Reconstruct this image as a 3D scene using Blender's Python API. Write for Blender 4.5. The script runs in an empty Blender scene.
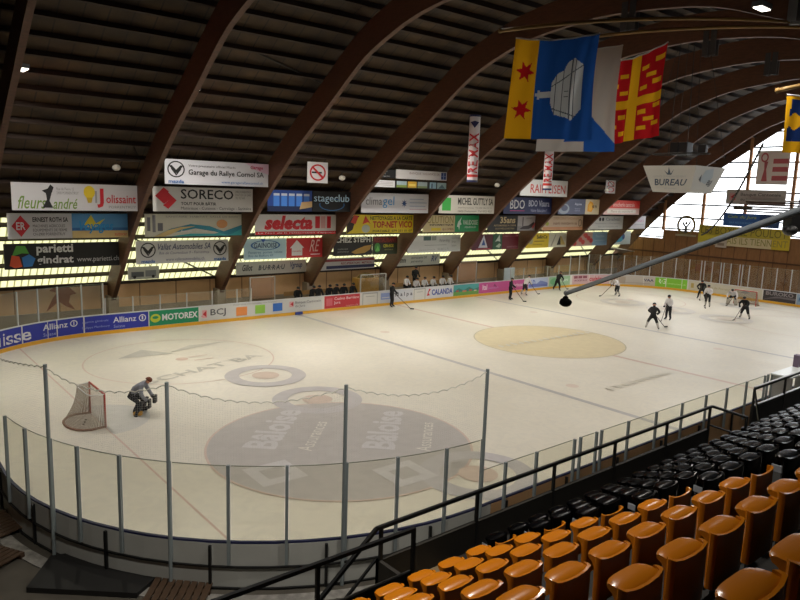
import bpy, bmesh, math, random
from mathutils import Vector, Matrix
random.seed(7)
SC = bpy.context.scene
COL = SC.collection
D = bpy.data
PI = math.pi

# ------------------------------------------------------------------ camera
CAM = Vector((-32.979, -25.364, 8.648))
YAW, PIT, ROL, FPX = 0.87536, 0.158205, 0.0338282, 684.08
FW = Vector((math.cos(YAW)*math.cos(PIT), math.sin(YAW)*math.cos(PIT), -math.sin(PIT)))
RT = FW.cross(Vector((0, 0, 1))).normalized(); UPV = RT.cross(FW)
R2 = RT*math.cos(ROL) + UPV*math.sin(ROL); U2 = -RT*math.sin(ROL) + UPV*math.cos(ROL)
cam = D.cameras.new('camera'); cam.sensor_width = 36; cam.lens = FPX/800*36
cam.clip_start = 0.05; cam.clip_end = 400
co = D.objects.new('camera', cam); COL.objects.link(co)
m3 = Matrix((R2, U2, -FW)).transposed().to_4x4(); m3.translation = CAM
co.matrix_world = m3
SC.camera = co
def px(P):
    d = Vector(P) - CAM; z = d.dot(FW)
    if z < 0.2: return (-9999, -9999)
    return (400 + FPX*d.dot(R2)/z, 300 - FPX*d.dot(U2)/z)

# ------------------------------------------------------------------ view, world and light
SC.view_settings.view_transform = 'Standard'; SC.view_settings.look = 'None'
SC.view_settings.gamma = 1; SC.view_settings.use_curve_mapping = False
SC.view_settings.exposure = -0.14
SC.cycles.max_bounces = 7; SC.cycles.diffuse_bounces = 4; SC.cycles.transparent_max_bounces = 28
SC.cycles.sample_clamp_indirect = 4.0
SC.cycles.use_denoising = True
w = D.worlds.new('sky'); SC.world = w; w.use_nodes = True
WB = w.node_tree.nodes['Background']; WB.inputs[0].default_value = (0.93, 0.97, 1.0, 1); WB.inputs[1].default_value = 4.2
def area(name, loc, sx, sy, power, color, rot=(0, 0, 0), spread=180, portal=False):
    l = D.lights.new(name, 'AREA'); l.shape = 'RECTANGLE'; l.size = sx; l.size_y = sy; l.energy = power; l.color = color
    l.spread = math.radians(spread)
    if portal: l.cycles.is_portal = True
    o = D.objects.new(name, l); COL.objects.link(o); o.location = loc; o.rotation_euler = rot
    return o
LAMP_COL = (1.0, 0.935, 0.84)
LAMP_W = 1000
LAMP_SPOTS = [(-30.5,-18.5,12.9,.55,'over the camera corner of the rink'), (-23.6,-18.5,12.9,.5,'over the near left corner of the rink'), (-9.5,-14.8,14.72,.45,''), (-2.4,-18.5,12.9,.3,'over the gap in the stand front'), (4.6,-18.5,12.9,.3,'over the near boards beyond the table'), (11.7,-18.5,12.9,.25,'over the near boards, right half'), (18.7,-18.5,12.9,.25,'over the near right of the rink'), (25.7,-18.5,12.9,.25,'over the far near side corner')]
area('window_portal', (34.3, -6.8, 10.4), 48, 11, 1, (1, 1, 1), (0, PI/2, 0), portal=True).rotation_euler = (PI/2, 0, PI/2)

# ------------------------------------------------------------------ materials
def lin(h):
    h = h.lstrip('#'); v = [int(h[i:i+2], 16)/255 for i in (0, 2, 4)]
    return tuple(((c+0.055)/1.055)**2.4 if c > 0.04045 else c/12.92 for c in v) + (1,)
_M = {}
def mat(name, col, rough=0.6, metal=0.0, var=0.0, scale=3.0, bump=0.0, spec=0.5, coat=0.0, stretch=(1, 1, 1)):
    if name in _M: return _M[name]
    m = D.materials.new(name); m.use_nodes = True; nt = m.node_tree; b = nt.nodes['Principled BSDF']
    c = lin(col) if isinstance(col, str) else tuple(col)
    b.inputs['Base Color'].default_value = c; b.inputs['Roughness'].default_value = rough
    b.inputs['Metallic'].default_value = metal; b.inputs['Specular IOR Level'].default_value = spec
    b.inputs['Coat Weight'].default_value = coat
    if var or bump:
        tc = nt.nodes.new('ShaderNodeTexCoord'); mp = nt.nodes.new('ShaderNodeMapping'); mp.inputs['Scale'].default_value = stretch
        n = nt.nodes.new('ShaderNodeTexNoise'); n.inputs['Scale'].default_value = scale; n.inputs['Detail'].default_value = 5
        nt.links.new(tc.outputs['Object'], mp.inputs[0]); nt.links.new(mp.outputs[0], n.inputs['Vector'])
        if var:
            r = nt.nodes.new('ShaderNodeMixRGB'); r.blend_type = 'MULTIPLY'; r.inputs[0].default_value = 1
            cr = nt.nodes.new('ShaderNodeValToRGB')
            cr.color_ramp.elements[0].position = 0.3; cr.color_ramp.elements[1].position = 0.72
            lo = 1-var; cr.color_ramp.elements[0].color = (lo, lo, lo, 1); cr.color_ramp.elements[1].color = (1, 1, 1, 1)
            nt.links.new(n.outputs['Fac'], cr.inputs[0]); r.inputs[1].default_value = c
            nt.links.new(cr.outputs[0], r.inputs[2]); nt.links.new(r.outputs[0], b.inputs['Base Color'])
        if bump:
            bp = nt.nodes.new('ShaderNodeBump'); bp.inputs['Strength'].default_value = bump; bp.inputs['Distance'].default_value = 0.05
            nt.links.new(n.outputs['Fac'], bp.inputs['Height']); nt.links.new(bp.outputs[0], b.inputs['Normal'])
    _M[name] = m
    return m
def paint(h, rough=0.55):
    return mat('paint_'+h.lstrip('#'), h, rough)
def thin(name, tint, gloss=0.08, alpha=0.0, acol='#ffffff', grough=0.02):
    """see-through sheet: transparent, a little gloss, a little diffuse haze"""
    if name in _M: return _M[name]
    m = D.materials.new(name); m.use_nodes = True; nt = m.node_tree; nt.nodes.clear()
    out = nt.nodes.new('ShaderNodeOutputMaterial'); t = nt.nodes.new('ShaderNodeBsdfTransparent'); t.inputs[0].default_value = lin(tint)
    g = nt.nodes.new('ShaderNodeBsdfGlossy'); g.inputs['Roughness'].default_value = grough
    mx = nt.nodes.new('ShaderNodeMixShader'); mx.inputs[0].default_value = gloss
    nt.links.new(t.outputs[0], mx.inputs[1]); nt.links.new(g.outputs[0], mx.inputs[2])
    d = nt.nodes.new('ShaderNodeBsdfDiffuse'); d.inputs[0].default_value = lin(acol)
    m2 = nt.nodes.new('ShaderNodeMixShader'); m2.inputs[0].default_value = alpha
    nt.links.new(mx.outputs[0], m2.inputs[1]); nt.links.new(d.outputs[0], m2.inputs[2]); nt.links.new(m2.outputs[0], out.inputs[0])
    _M[name] = m
    return m
def mesh_net(name, col, cell, width, floor=0.0):
    """netting: procedural grid of strings with clear holes"""
    if name in _M: return _M[name]
    m = D.materials.new(name); m.use_nodes = True; nt = m.node_tree; nt.nodes.clear()
    out = nt.nodes.new('ShaderNodeOutputMaterial'); t = nt.nodes.new('ShaderNodeBsdfTransparent')
    d = nt.nodes.new('ShaderNodeBsdfDiffuse'); d.inputs[0].default_value = lin(col)
    uv = nt.nodes.new('ShaderNodeUVMap'); sp = nt.nodes.new('ShaderNodeSeparateXYZ'); nt.links.new(uv.outputs[0], sp.inputs[0])
    fac = None
    for k in (0, 1):
        a = nt.nodes.new('ShaderNodeMath'); a.operation = 'DIVIDE'; a.inputs[1].default_value = cell; nt.links.new(sp.outputs[k], a.inputs[0])
        f = nt.nodes.new('ShaderNodeMath'); f.operation = 'FRACT'; nt.links.new(a.outputs[0], f.inputs[0])
        l = nt.nodes.new('ShaderNodeMath'); l.operation = 'LESS_THAN'; l.inputs[1].default_value = width/cell; nt.links.new(f.outputs[0], l.inputs[0])
        if fac is None: fac = l
        else:
            q = nt.nodes.new('ShaderNodeMath'); q.operation = 'MAXIMUM'; nt.links.new(fac.outputs[0], q.inputs[0]); nt.links.new(l.outputs[0], q.inputs[1]); fac = q
    mx = nt.nodes.new('ShaderNodeMixShader'); nt.links.new(fac.outputs[0], mx.inputs[0])
    nt.links.new(t.outputs[0], mx.inputs[1]); nt.links.new(d.outputs[0], mx.inputs[2]); nt.links.new(mx.outputs[0], out.inputs[0])
    _M[name] = m
    return m

WOOD_ARCH = mat('arch_timber', '#5c3a26', 0.6, var=0.4, scale=2.5, stretch=(1, 1, 6))
PURLIN = mat('purlin_timber', '#2c1c12', 0.7, var=0.3, scale=2)
WHITE = paint('#d8d8d6'); BLACK = mat('black_paint', '#0b0b0c', 0.45)
STEEL = mat('post_steel', '#7d8688', 0.4, 0.1)
ALU = mat('aluminium', '#b4b4b2', 0.4, 0.1)
RAILM = mat('rail_black', '#101112', 0.4)
RED = paint('#b52a24'); NAVY = paint('#1b2150')
SKIN = mat('skin', '#b98065', 0.6)

# roof deck: dark boards with cross joints
def deck_material():
    m = D.materials.new('roof_deck'); m.use_nodes = True; nt = m.node_tree; b = nt.nodes['Principled BSDF']; b.inputs['Roughness'].default_value = 0.8
    tc = nt.nodes.new('ShaderNodeTexCoord'); sp = nt.nodes.new('ShaderNodeSeparateXYZ'); nt.links.new(tc.outputs['Object'], sp.inputs[0])
    d = nt.nodes.new('ShaderNodeMath'); d.operation = 'DIVIDE'; d.inputs[1].default_value = 0.92; nt.links.new(sp.outputs[0], d.inputs[0])
    f = nt.nodes.new('ShaderNodeMath'); f.operation = 'FRACT'; nt.links.new(d.outputs[0], f.inputs[0])
    l = nt.nodes.new('ShaderNodeMath'); l.operation = 'LESS_THAN'; l.inputs[1].default_value = 0.07; nt.links.new(f.outputs[0], l.inputs[0])
    n = nt.nodes.new('ShaderNodeTexNoise'); n.inputs['Scale'].default_value = 0.8; n.inputs['Detail'].default_value = 6; nt.links.new(tc.outputs['Object'], n.inputs['Vector'])
    cr = nt.nodes.new('ShaderNodeValToRGB'); cr.color_ramp.elements[0].color = lin('#241a0f'); cr.color_ramp.elements[1].color = lin('#4b3820')
    cr.color_ramp.elements[0].position = .3; cr.color_ramp.elements[1].position = .7
    nt.links.new(n.outputs['Fac'], cr.inputs[0])
    mx = nt.nodes.new('ShaderNodeMixRGB'); mx.inputs[2].default_value = lin('#171209'); nt.links.new(l.outputs[0], mx.inputs[0]); nt.links.new(cr.outputs[0], mx.inputs[1])
    nt.links.new(mx.outputs[0], b.inputs['Base Color'])
    return m
DECK = deck_material()
def strip_material():
    m = D.materials.new('translucent_sheet'); m.use_nodes = True; nt = m.node_tree; nt.nodes.clear()
    out = nt.nodes.new('ShaderNodeOutputMaterial'); t = nt.nodes.new('ShaderNodeBsdfTranslucent'); d = nt.nodes.new('ShaderNodeBsdfDiffuse')
    tc = nt.nodes.new('ShaderNodeTexCoord'); sp = nt.nodes.new('ShaderNodeSeparateXYZ'); nt.links.new(tc.outputs['Object'], sp.inputs[0])
    dv = nt.nodes.new('ShaderNodeMath'); dv.operation = 'DIVIDE'; dv.inputs[1].default_value = 0.36; nt.links.new(sp.outputs[0], dv.inputs[0])
    f = nt.nodes.new('ShaderNodeMath'); f.operation = 'FRACT'; nt.links.new(dv.outputs[0], f.inputs[0])
    cr = nt.nodes.new('ShaderNodeValToRGB'); e = cr.color_ramp.elements
    e[0].position = 0; e[0].color = lin('#77744c'); e[1].position = .3; e[1].color = lin('#b8b388')
    x = e.new(.12); x.color = lin('#56532c'); nt.links.new(f.outputs[0], cr.inputs[0])
    nt.links.new(cr.outputs[0], t.inputs[0]); d.inputs[0].default_value = lin('#9a9870')
    mx = nt.nodes.new('ShaderNodeMixShader'); mx.inputs[0].default_value = 0.25
    nt.links.new(t.outputs[0], mx.inputs[1]); nt.links.new(d.outputs[0], mx.inputs[2]); nt.links.new(mx.outputs[0], out.inputs[0])
    return m
STRIP = strip_material()
GLASS = thin('rink_glass', '#fcfcf7', 0.04, 0.012, '#c9cdb4')
WGLASS = thin('window_glass', '#ffffff', 0.03)

# ------------------------------------------------------------------ mesh helpers
class MB:
    def __init__(self): self.bm = bmesh.new()
    def face(self, pts):
        try: return self.bm.faces.new([self.bm.verts.new(p) for p in pts])
        except ValueError: pass
    def box(self, a, b):
        x0, y0, z0 = a; x1, y1, z1 = b
        v = [self.bm.verts.new(p) for p in ((x0,y0,z0),(x1,y0,z0),(x1,y1,z0),(x0,y1,z0),(x0,y0,z1),(x1,y0,z1),(x1,y1,z1),(x0,y1,z1))]
        for q in ((0,3,2,1),(4,5,6,7),(0,1,5,4),(1,2,6,5),(2,3,7,6),(3,0,4,7)): self.bm.faces.new([v[i] for i in q])
        return self
    def obox(self, c, ax, ay, az, s):
        """oriented box: centre, 3 unit axes, half sizes"""
        c, ax, ay, az = Vector(c), Vector(ax), Vector(ay), Vector(az)
        v = []
        for k in (-1, 1):
            for i, j in ((-1,-1),(1,-1),(1,1),(-1,1)): v.append(self.bm.verts.new(c+ax*i*s[0]+ay*j*s[1]+az*k*s[2]))
        for q in ((0,3,2,1),(4,5,6,7),(0,1,5,4),(1,2,6,5),(2,3,7,6),(3,0,4,7)): self.bm.faces.new([v[i] for i in q])
        return self
    def bar(self, a, b, w, h=None):
        a, b = Vector(a), Vector(b); h = h or w; d = (b-a); L = d.length; d.normalize()
        up = Vector((0,0,1)) if abs(d.z) < 0.95 else Vector((1,0,0))
        s = d.cross(up).normalized(); u = s.cross(d)
        return self.obox((a+b)/2, d, s, u, (L/2, w/2, h/2))
    def tube(self, pts, r, n=8, cap=True, radii=None):
        pts = [Vector(p) for p in pts]; rings = []
        for i, p in enumerate(pts):
            d = (pts[min(i+1, len(pts)-1)] - pts[max(i-1, 0)]).normalized()
            up = Vector((0,0,1)) if abs(d.z) < 0.9 else Vector((1,0,0))
            s = d.cross(up).normalized(); u = s.cross(d); rr = radii[i] if radii else r
            rings.append([self.bm.verts.new(p + (s*math.cos(2*PI*k/n) + u*math.sin(2*PI*k/n))*rr) for k in range(n)])
        for a, b in zip(rings, rings[1:]):
            for k in range(n): self.bm.faces.new((a[k], a[(k+1)%n], b[(k+1)%n], b[k]))
        if cap:
            self.bm.faces.new(rings[0][::-1]); self.bm.faces.new(rings[-1])
        return self
    def ell(self, c, r, seg=12, rings=8, rot=None):
        res = bmesh.ops.create_uvsphere(self.bm, u_segments=seg, v_segments=rings, radius=1)
        M = Matrix.Translation(Vector(c)) @ (rot.to_4x4() if rot else Matrix.Identity(4)) @ Matrix.Diagonal((r[0], r[1], r[2], 1))
        bmesh.ops.transform(self.bm, matrix=M, verts=res['verts']); return self
    def grid(self, fn, nu, nv, close=False):
        V = [[self.bm.verts.new(fn(i/nu, j/nv)) for j in range(nv+1)] for i in range(nu+1)]
        F = []
        for i in range(nu):
            for j in range(nv): F.append(self.bm.faces.new((V[i][j], V[i+1][j], V[i+1][j+1], V[i][j+1])))
        return F
    def build(self, name, m, parent=None, smooth=False, bevel=0, seg=2, sharp=0):
        me = D.meshes.new(name)
        if bevel:
            bmesh.ops.remove_doubles(self.bm, verts=self.bm.verts, dist=1e-5)
            bmesh.ops.bevel(self.bm, geom=list(self.bm.edges), offset=bevel, segments=seg, affect='EDGES', profile=.6)
        bmesh.ops.recalc_face_normals(self.bm, faces=self.bm.faces)
        self.bm.to_mesh(me); self.bm.free()
        for mm in (m if isinstance(m, (list, tuple)) else [m]): me.materials.append(mm)
        if smooth:
            me.shade_smooth()
            if sharp: me.set_sharp_from_angle(angle=math.radians(sharp))
        return link(name, me, parent)
def link(name, me, parent=None):
    o = D.objects.new(name, me); COL.objects.link(o)
    if parent is not None: o.parent = parent
    return o
def tag(o, label=None, cat=None, group=None, kind=None):
    if label: o['label'] = label
    if cat: o['category'] = cat
    if group: o['group'] = group
    if kind: o['kind'] = kind
    return o
def empty(name, loc=(0,0,0), label=None, cat=None, group=None, kind=None, rz=0):
    o = D.objects.new(name, None); COL.objects.link(o); o.location = loc; o.rotation_euler.z = rz; o.empty_display_size = .2
    return tag(o, label, cat, group, kind)
def local(root, o):
    """children built in world coordinates: shift them under an unrotated root"""
    o.matrix_parent_inverse = Matrix.Translation(-Vector(root.location)); return o
def struct(o): o['kind'] = 'structure'; return o
def copy_tree(o, parent=None):
    c = o.copy(); COL.objects.link(c)
    if parent is not None: c.parent = parent
    for ch in [x for x in KIDS.get(o.name, [])]: copy_tree(ch, c)
    return c
KIDS = {}
def note_kids(root):
    for ch in root.children: KIDS.setdefault(root.name, []).append(ch); note_kids(ch)

# ---- lettering
_T = {}
def glyphs(text, bold=0.0, shear=0.0):
    key = (text, bold, shear)
    if key in _T: return _T[key]
    cu = D.curves.new('t', 'FONT'); cu.body = text; cu.size = 1; cu.resolution_u = 2; cu.offset = bold; cu.shear = shear
    ob = D.objects.new('t', cu); me = D.meshes.new_from_object(ob)
    vs = [tuple(v.co) for v in me.vertices]; fs = [tuple(p.vertices) for p in me.polygons]
    D.objects.remove(ob); D.meshes.remove(me); D.curves.remove(cu)
    x0 = min(v[0] for v in vs); x1 = max(v[0] for v in vs); y0 = min(v[1] for v in vs); y1 = max(v[1] for v in vs)
    vs = [((v[0]-x0)/(x1-x0), (v[1]-y0)/(y1-y0)) for v in vs]
    _T[key] = (vs, fs); return _T[key]
def art(elems, W, H, F, parent, base=0.006, seg=0.6):
    """place flat printed shapes on a face. F(a, b, off) maps metres on the face to the place in the hall.
    ('T',text,x0,z0,x1,z1,col,bold,shear) ('R',x0,z0,x1,z1,col) ('E',cx,cz,rx,rz,col) ('O',cx,cz,rx,rz,w,col) ('P',[(x,z)..],col); fractions"""
    for k, e in enumerate(elems):
        off = base + 0.004*k if len(elems) < 12 else base + 0.002*k
        mb = MB(); t = e[0]; nm = 'emblem'
        pt = lambda x, z: F(x*W, z*H, off)
        if t == 'T':
            bold = e[7] if len(e) > 7 else 0.0; sh = e[8] if len(e) > 8 else 0.0
            vs, fs = glyphs(e[1], bold, sh)
            V = [mb.bm.verts.new(pt(e[2]+v[0]*(e[4]-e[2]), e[3]+v[1]*(e[5]-e[3]))) for v in vs]
            for f in fs:
                try: mb.bm.faces.new([V[i] for i in f])
                except ValueError: pass
            col = e[6]; nm = 'lettering'
        elif t == 'R':
            n = max(1, int((e[3]-e[1])*W/seg)); nm = 'colour_field'
            mb.grid(lambda u, v: pt(e[1]+u*(e[3]-e[1]), e[2]+v*(e[4]-e[2])), n, 1); col = e[5]
        elif t == 'E':
            n = 28; mb.face([pt(e[1]+e[3]*math.cos(2*PI*i/n), e[2]+e[4]*math.sin(2*PI*i/n)) for i in range(n)]); col = e[5]
        elif t == 'O':
            n = 32; w = e[5]
            for i in range(n):
                q = []
                for a, s in ((i, 1), (i+1, 1), (i+1, 1-w), (i, 1-w)):
                    q.append(pt(e[1]+e[3]*s*math.cos(2*PI*a/n), e[2]+e[4]*s*math.sin(2*PI*a/n)))
                mb.face(q)
            col = e[6]
        elif t == 'P':
            mb.face([pt(x, z) for x, z in e[1]]); col = e[2]
        o = mb.build(nm, paint(col) if isinstance(col, str) else col, parent)
        o.matrix_parent_inverse = WORLD(parent).inverted()
def WORLD(o):
    M = o.matrix_basis.copy()
    return M if o.parent is None else WORLD(o.parent) @ o.matrix_parent_inverse @ M

# ------------------------------------------------------------------ rink outline
RX, RY, RC = 30.0, 14.7, 8.5
CXc, CYc = RX-RC, RY-RC
SEG = [('L',(-RX,0),(-RX,CYc)),('A',(-CXc,CYc),180,90),('L',(-CXc,RY),(CXc,RY)),('A',(CXc,CYc),90,0),('L',(RX,CYc),(RX,-CYc)),
       ('A',(CXc,-CYc),0,-90),('L',(CXc,-RY),(-CXc,-RY)),('A',(-CXc,-CYc),-90,-180),('L',(-RX,-CYc),(-RX,0))]
ARC = RC*PI/2
PER = 2*(4*CYc/2*1 + 0) + 0
def _len(g): return (Vector(g[2])-Vector(g[1])).length if g[0] == 'L' else ARC
PER = sum(_len(g) for g in SEG)
def rim(s, off=0.0):
    """point on the rink outline, pushed outwards by off, and the outward normal"""
    s = s % PER
    for g in SEG:
        L = _len(g)
        if s <= L+1e-9:
            if g[0] == 'L':
                a, b = Vector(g[1]), Vector(g[2]); t = (b-a).normalized(); n = Vector((-t.y, t.x)); return a+t*s+n*off, n
            th = math.radians(g[2]+(g[3]-g[2])*s/L); n = Vector((math.cos(th), math.sin(th))); return Vector(g[1])+n*(RC+off), n
        s -= L
    return Vector((-RX, 0)), Vector((-1, 0))
def sweep(mb, s0, s1, o0, o1, z0, z1, ds=0.7):
    n = max(1, int(math.ceil((s1-s0)/ds))); R = []
    for i in range(n+1):
        s = s0+(s1-s0)*i/n; a = rim(s, o0)[0]; b = rim(s, o1)[0]
        R.append([mb.bm.verts.new((a.x,a.y,z0)), mb.bm.verts.new((b.x,b.y,z0)), mb.bm.verts.new((b.x,b.y,z1)), mb.bm.verts.new((a.x,a.y,z1))])
    for p, q in zip(R, R[1:]):
        for k in range(4): mb.bm.faces.new((p[k], p[(k+1)%4], q[(k+1)%4], q[k]))
    if (s1-s0) < PER-0.01:
        mb.bm.faces.new(R[0][::-1]); mb.bm.faces.new(R[-1])
    return mb
S_FAR0, S_FAR1 = CYc+ARC, CYc+ARC+2*CXc
S_NEAR0 = S_FAR1+ARC+2*CYc+ARC; S_NEAR1 = S_NEAR0+2*CXc
def s_near(x): return S_NEAR0 + (CXc-x)
def s_corner(x, y):      # near left corner
    th = math.degrees(math.atan2(y+CYc, x+CXc));
    if th > 0: th -= 360
    return S_NEAR1 + (-90-th)/90*ARC

# ------------------------------------------------------------------ floor and ice
FZ = 0.08
m_conc = mat('concrete_floor', '#4b463d', 0.8, var=0.35, scale=1.5)
mb = MB()
sweep(mb, 0, PER, 0.12, 60, FZ-0.1, FZ, 1.5)
# outer ring trimmed by building a frame instead of a disc
mb.bm.free(); mb = MB()
N = 160; inn, out = [], []
for i in range(N):
    s = PER*i/N; p, n = rim(s, 0.02); inn.append(mb.bm.verts.new((p.x, p.y, FZ)))
    k = min((38.2/abs(p.x)) if abs(p.x) > 1e-6 else 1e9, (38.5 if p.y < 0 else 19)/abs(p.y) if abs(p.y) > 1e-6 else 1e9)
    out.append(mb.bm.verts.new((p.x*k, p.y*k, FZ)))
for i in range(N): mb.bm.faces.new((inn[i], inn[(i+1)%N], out[(i+1)%N], out[i]))
struct(mb.build('floor', m_conc))

def ice_material():
    m = D.materials.new('ice'); m.use_nodes = True; nt = m.node_tree; b = nt.nodes['Principled BSDF']
    tc = nt.nodes.new('ShaderNodeTexCoord')
    n = nt.nodes.new('ShaderNodeTexNoise'); n.inputs['Scale'].default_value = 0.12; n.inputs['Detail'].default_value = 7
    nt.links.new(tc.outputs['Object'], n.inputs['Vector'])
    cr = nt.nodes.new('ShaderNodeValToRGB'); e = cr.color_ramp.elements; e[0].position = .35; e[1].position = .7
    e[0].color = lin('#dcd6c8'); e[1].color = lin('#e9e4d8'); nt.links.new(n.outputs['Fac'], cr.inputs[0])
    n2 = nt.nodes.new('ShaderNodeTexNoise'); n2.inputs['Scale'].default_value = 1.6; n2.inputs['Detail'].default_value = 8
    n2.inputs['Distortion'].default_value = 2.5
    nt.links.new(tc.outputs['Object'], n2.inputs['Vector'])
    c2 = nt.nodes.new('ShaderNodeValToRGB'); c2.color_ramp.elements[0].position = .35; c2.color_ramp.elements[1].position = .6
    c2.color_ramp.elements[0].color = (.93,.935,.95,1); c2.color_ramp.elements[1].color = (1,1,1,1); nt.links.new(n2.outputs['Fac'], c2.inputs[0])
    mx = nt.nodes.new('ShaderNodeMixRGB'); mx.blend_type = 'MULTIPLY'; mx.inputs[0].default_value = 1
    nt.links.new(cr.outputs[0], mx.inputs[1]); nt.links.new(c2.outputs[0], mx.inputs[2]); nt.links.new(mx.outputs[0], b.inputs['Base Color'])
    rr = nt.nodes.new('ShaderNodeMapRange'); rr.inputs['To Min'].default_value = .28; rr.inputs['To Max'].default_value = .5
    nt.links.new(n2.outputs['Fac'], rr.inputs[0]); nt.links.new(rr.outputs[0], b.inputs['Roughness'])
    b.inputs['Specular IOR Level'].default_value = .35
    return m
ICE = ice_material()
ice = empty('floor_ice', (0,0,0), kind='structure')
mb = MB(); mb.face([(*rim(PER*i/240, 0.0)[0], 0) for i in range(240)]); mb.build('ice_surface', ICE, ice)
def under_ice(col, k=0.5):
    """colour frozen under milky ice"""
    c = lin(col); i = lin('#e4dfd2'); key = 'ice_paint_%s_%d' % (col, int(k*100))
    return mat(key, tuple(c[j]*k+i[j]*(1-k) for j in range(3))+(1,), 0.36, var=0.10, scale=2.2, spec=.35)
LAY = [0]
def ice_poly(name, pts, m):
    LAY[0] += 1; z = 0.003+0.0006*LAY[0]
    b = MB(); b.face([(x, y, z) for x, y in pts]); return b.build(name, m, ice)
def ice_ring(name, c, r0, r1, m, a0=0, a1=360, n=64):
    LAY[0] += 1; z = 0.003+0.0006*LAY[0]; b = MB()
    b.grid(lambda u, v: (c[0]+(r0+(r1-r0)*v)*math.cos(math.radians(a0+(a1-a0)*u)), c[1]+(r0+(r1-r0)*v)*math.sin(math.radians(a0+(a1-a0)*u)), z), n, 1)
    return b.build(name, m, ice)
def ice_disc(name, c, r, m, n=72): return ice_poly(name, [(c[0]+r*math.cos(2*PI*i/n), c[1]+r*math.sin(2*PI*i/n)) for i in range(n)], m)
def ice_rect(name, x0, y0, x1, y1, m): return ice_poly(name, [(x0,y0),(x1,y0),(x1,y1),(x0,y1)], m)
LB = under_ice('#55608c', .38); LR = under_ice('#b8564a', .36); LRt = under_ice('#b8564a', .3); LG = under_ice('#7c7c80', .4)
gy = CYc + math.sqrt(RC**2-(26-CXc)**2)
for x in (-8.64, 8.64): ice_rect('blue_line', x-.15, -RY+.03, x+.15, RY-.03, LB)
ice_disc('centre_advert', (0,0), 4.5, under_ice('#d2b44a', .36))
ice_rect('red_line', -.13, 4.5, .13, RY-.03, LR); ice_rect('red_line', -.13, -RY+.03, .13, -4.5, LR)
for x in (-26, 26): ice_rect('goal_line', x-.035, -gy+.05, x+.035, gy-.05, LR)
ice_ring('centre_ring', (0,0), 4.45, 4.52, under_ice('#8c7f4a', .5))
for sx in (-1, 1):
    for sy in (-1, 1):
        c = (sx*20, sy*7)
        if not (sx < 0 and sy < 0): ice_ring('faceoff_circle', c, 4.46, 4.53, LRt)
        if not (sx < 0 and sy < 0): ice_disc('faceoff_spot', c, .3, LR)
        ice_disc('neutral_spot', (sx*7.1, sy*7), .3, under_ice('#b8564a', .2))
    a0 = -90 if sx < 0 else 90
    ice_ring('goal_crease', (sx*26, 0), 0, 1.8, under_ice('#6f87a8', .22), a0, a0+180)
# faint grey triangles and letters near the far left circle
ice_poly('ice_triangle', [(-22.6,8.6),(-21.0,9.9),(-19.9,8.3)], LG)
ice_poly('ice_triangle', [(-20.0,8.6),(-18.6,9.6),(-16.4,9.5)], under_ice('#7c7c80', .28))
for k, (a, b) in enumerate(((6.35, 6.95), (7.1, 7.7))): ice_rect('spot_mark', -19.6, a, -18.6, a+.12, LRt)
def ice_text(t, x, y, ang, w, h, m, bold=.02):
    LAY[0] += 1; z = 0.003+0.0006*LAY[0]; vs, fs = glyphs(t, bold); b = MB(); ca, sa = math.cos(ang), math.sin(ang)
    V = [b.bm.verts.new((x+v[0]*w*ca-v[1]*h*sa, y+v[0]*w*sa+v[1]*h*ca, z)) for v in vs]
    for f in fs:
        try: b.bm.faces.new([V[i] for i in f])
        except ValueError: pass
    return b.build('ice_lettering', m, ice)
ice_text('SCHAT BA', -22.9, 3.45, .29, 6.9, .75, LG)
# rings of the curling houses
HB = under_ice('#8d8aa8', .42); HR = under_ice('#b98678', .4); IP = under_ice('#e4dfd2', 1)
BD = under_ice('#777088', .42)
ice_disc('advert_disc', (-20.0,-6.9), 4.5, BD, 96)
ice_ring('disc_edge', (-20.0,-6.9), 4.46, 4.54, LRt)
for sx in (-18.0, 18.0):
    for y in (2.1, -2.3) + ((-11.5,) if sx < 0 else (6.4,)):
        ice_ring('house_ring', (sx, y), 1.2, 1.85, HB if sx < 0 else under_ice('#8d8aa8', .2)); ice_disc('house_centre', (sx, y), .62, HR if sx < 0 else under_ice('#b98678', .2))
W2 = under_ice('#cfccd0', .8)
for (x, y) in ((-22.35,-6.3), (-19.1,-8.6)):
    ice_text('Bâloise', x+.2, y+.1, .80, 4.1, 1.15, W2, .03)
    ice_text('Assurances', x+1.1, y-.7, .80, 2.9, .5, under_ice('#e9e6e0', .45), .0)
    cx, cy = x-.75, y-1.55
    for r0, r1 in ((.52, 1.05),):
        LAY[0] += 1; z = 0.003+0.0006*LAY[0]; b = MB()
        for i in range(4):
            q = []
            for a, r in ((i, r1), (i+1, r1), (i+1, r0), (i, r0)):
                q.append((cx+r*math.cos(a*PI/2+.75), cy+r*math.sin(a*PI/2+.75), z))
            b.face(q)
        b.build('ice_emblem', W2, ice)
# worn writing on the yellow centre and the smudges before the near boards
for i in range(15):
    x = -4.0+i*.56; hh = .35+.35*random.random()
    ice_poly('worn_writing', [(x, .1-.02*i), (x+.34, .25-.02*i), (x+.30, .25+hh-.02*i), (x+.05, .1+hh*.8-.02*i)], under_ice('#77704e', .12))
for i in range(9):
    x = -6.2+i*.62; ice_poly('worn_writing', [(x, -8.6+.02*i), (x+.4, -8.4), (x+.36, -8.0), (x+.02, -8.1)], under_ice('#8d8a86', .08))

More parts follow.
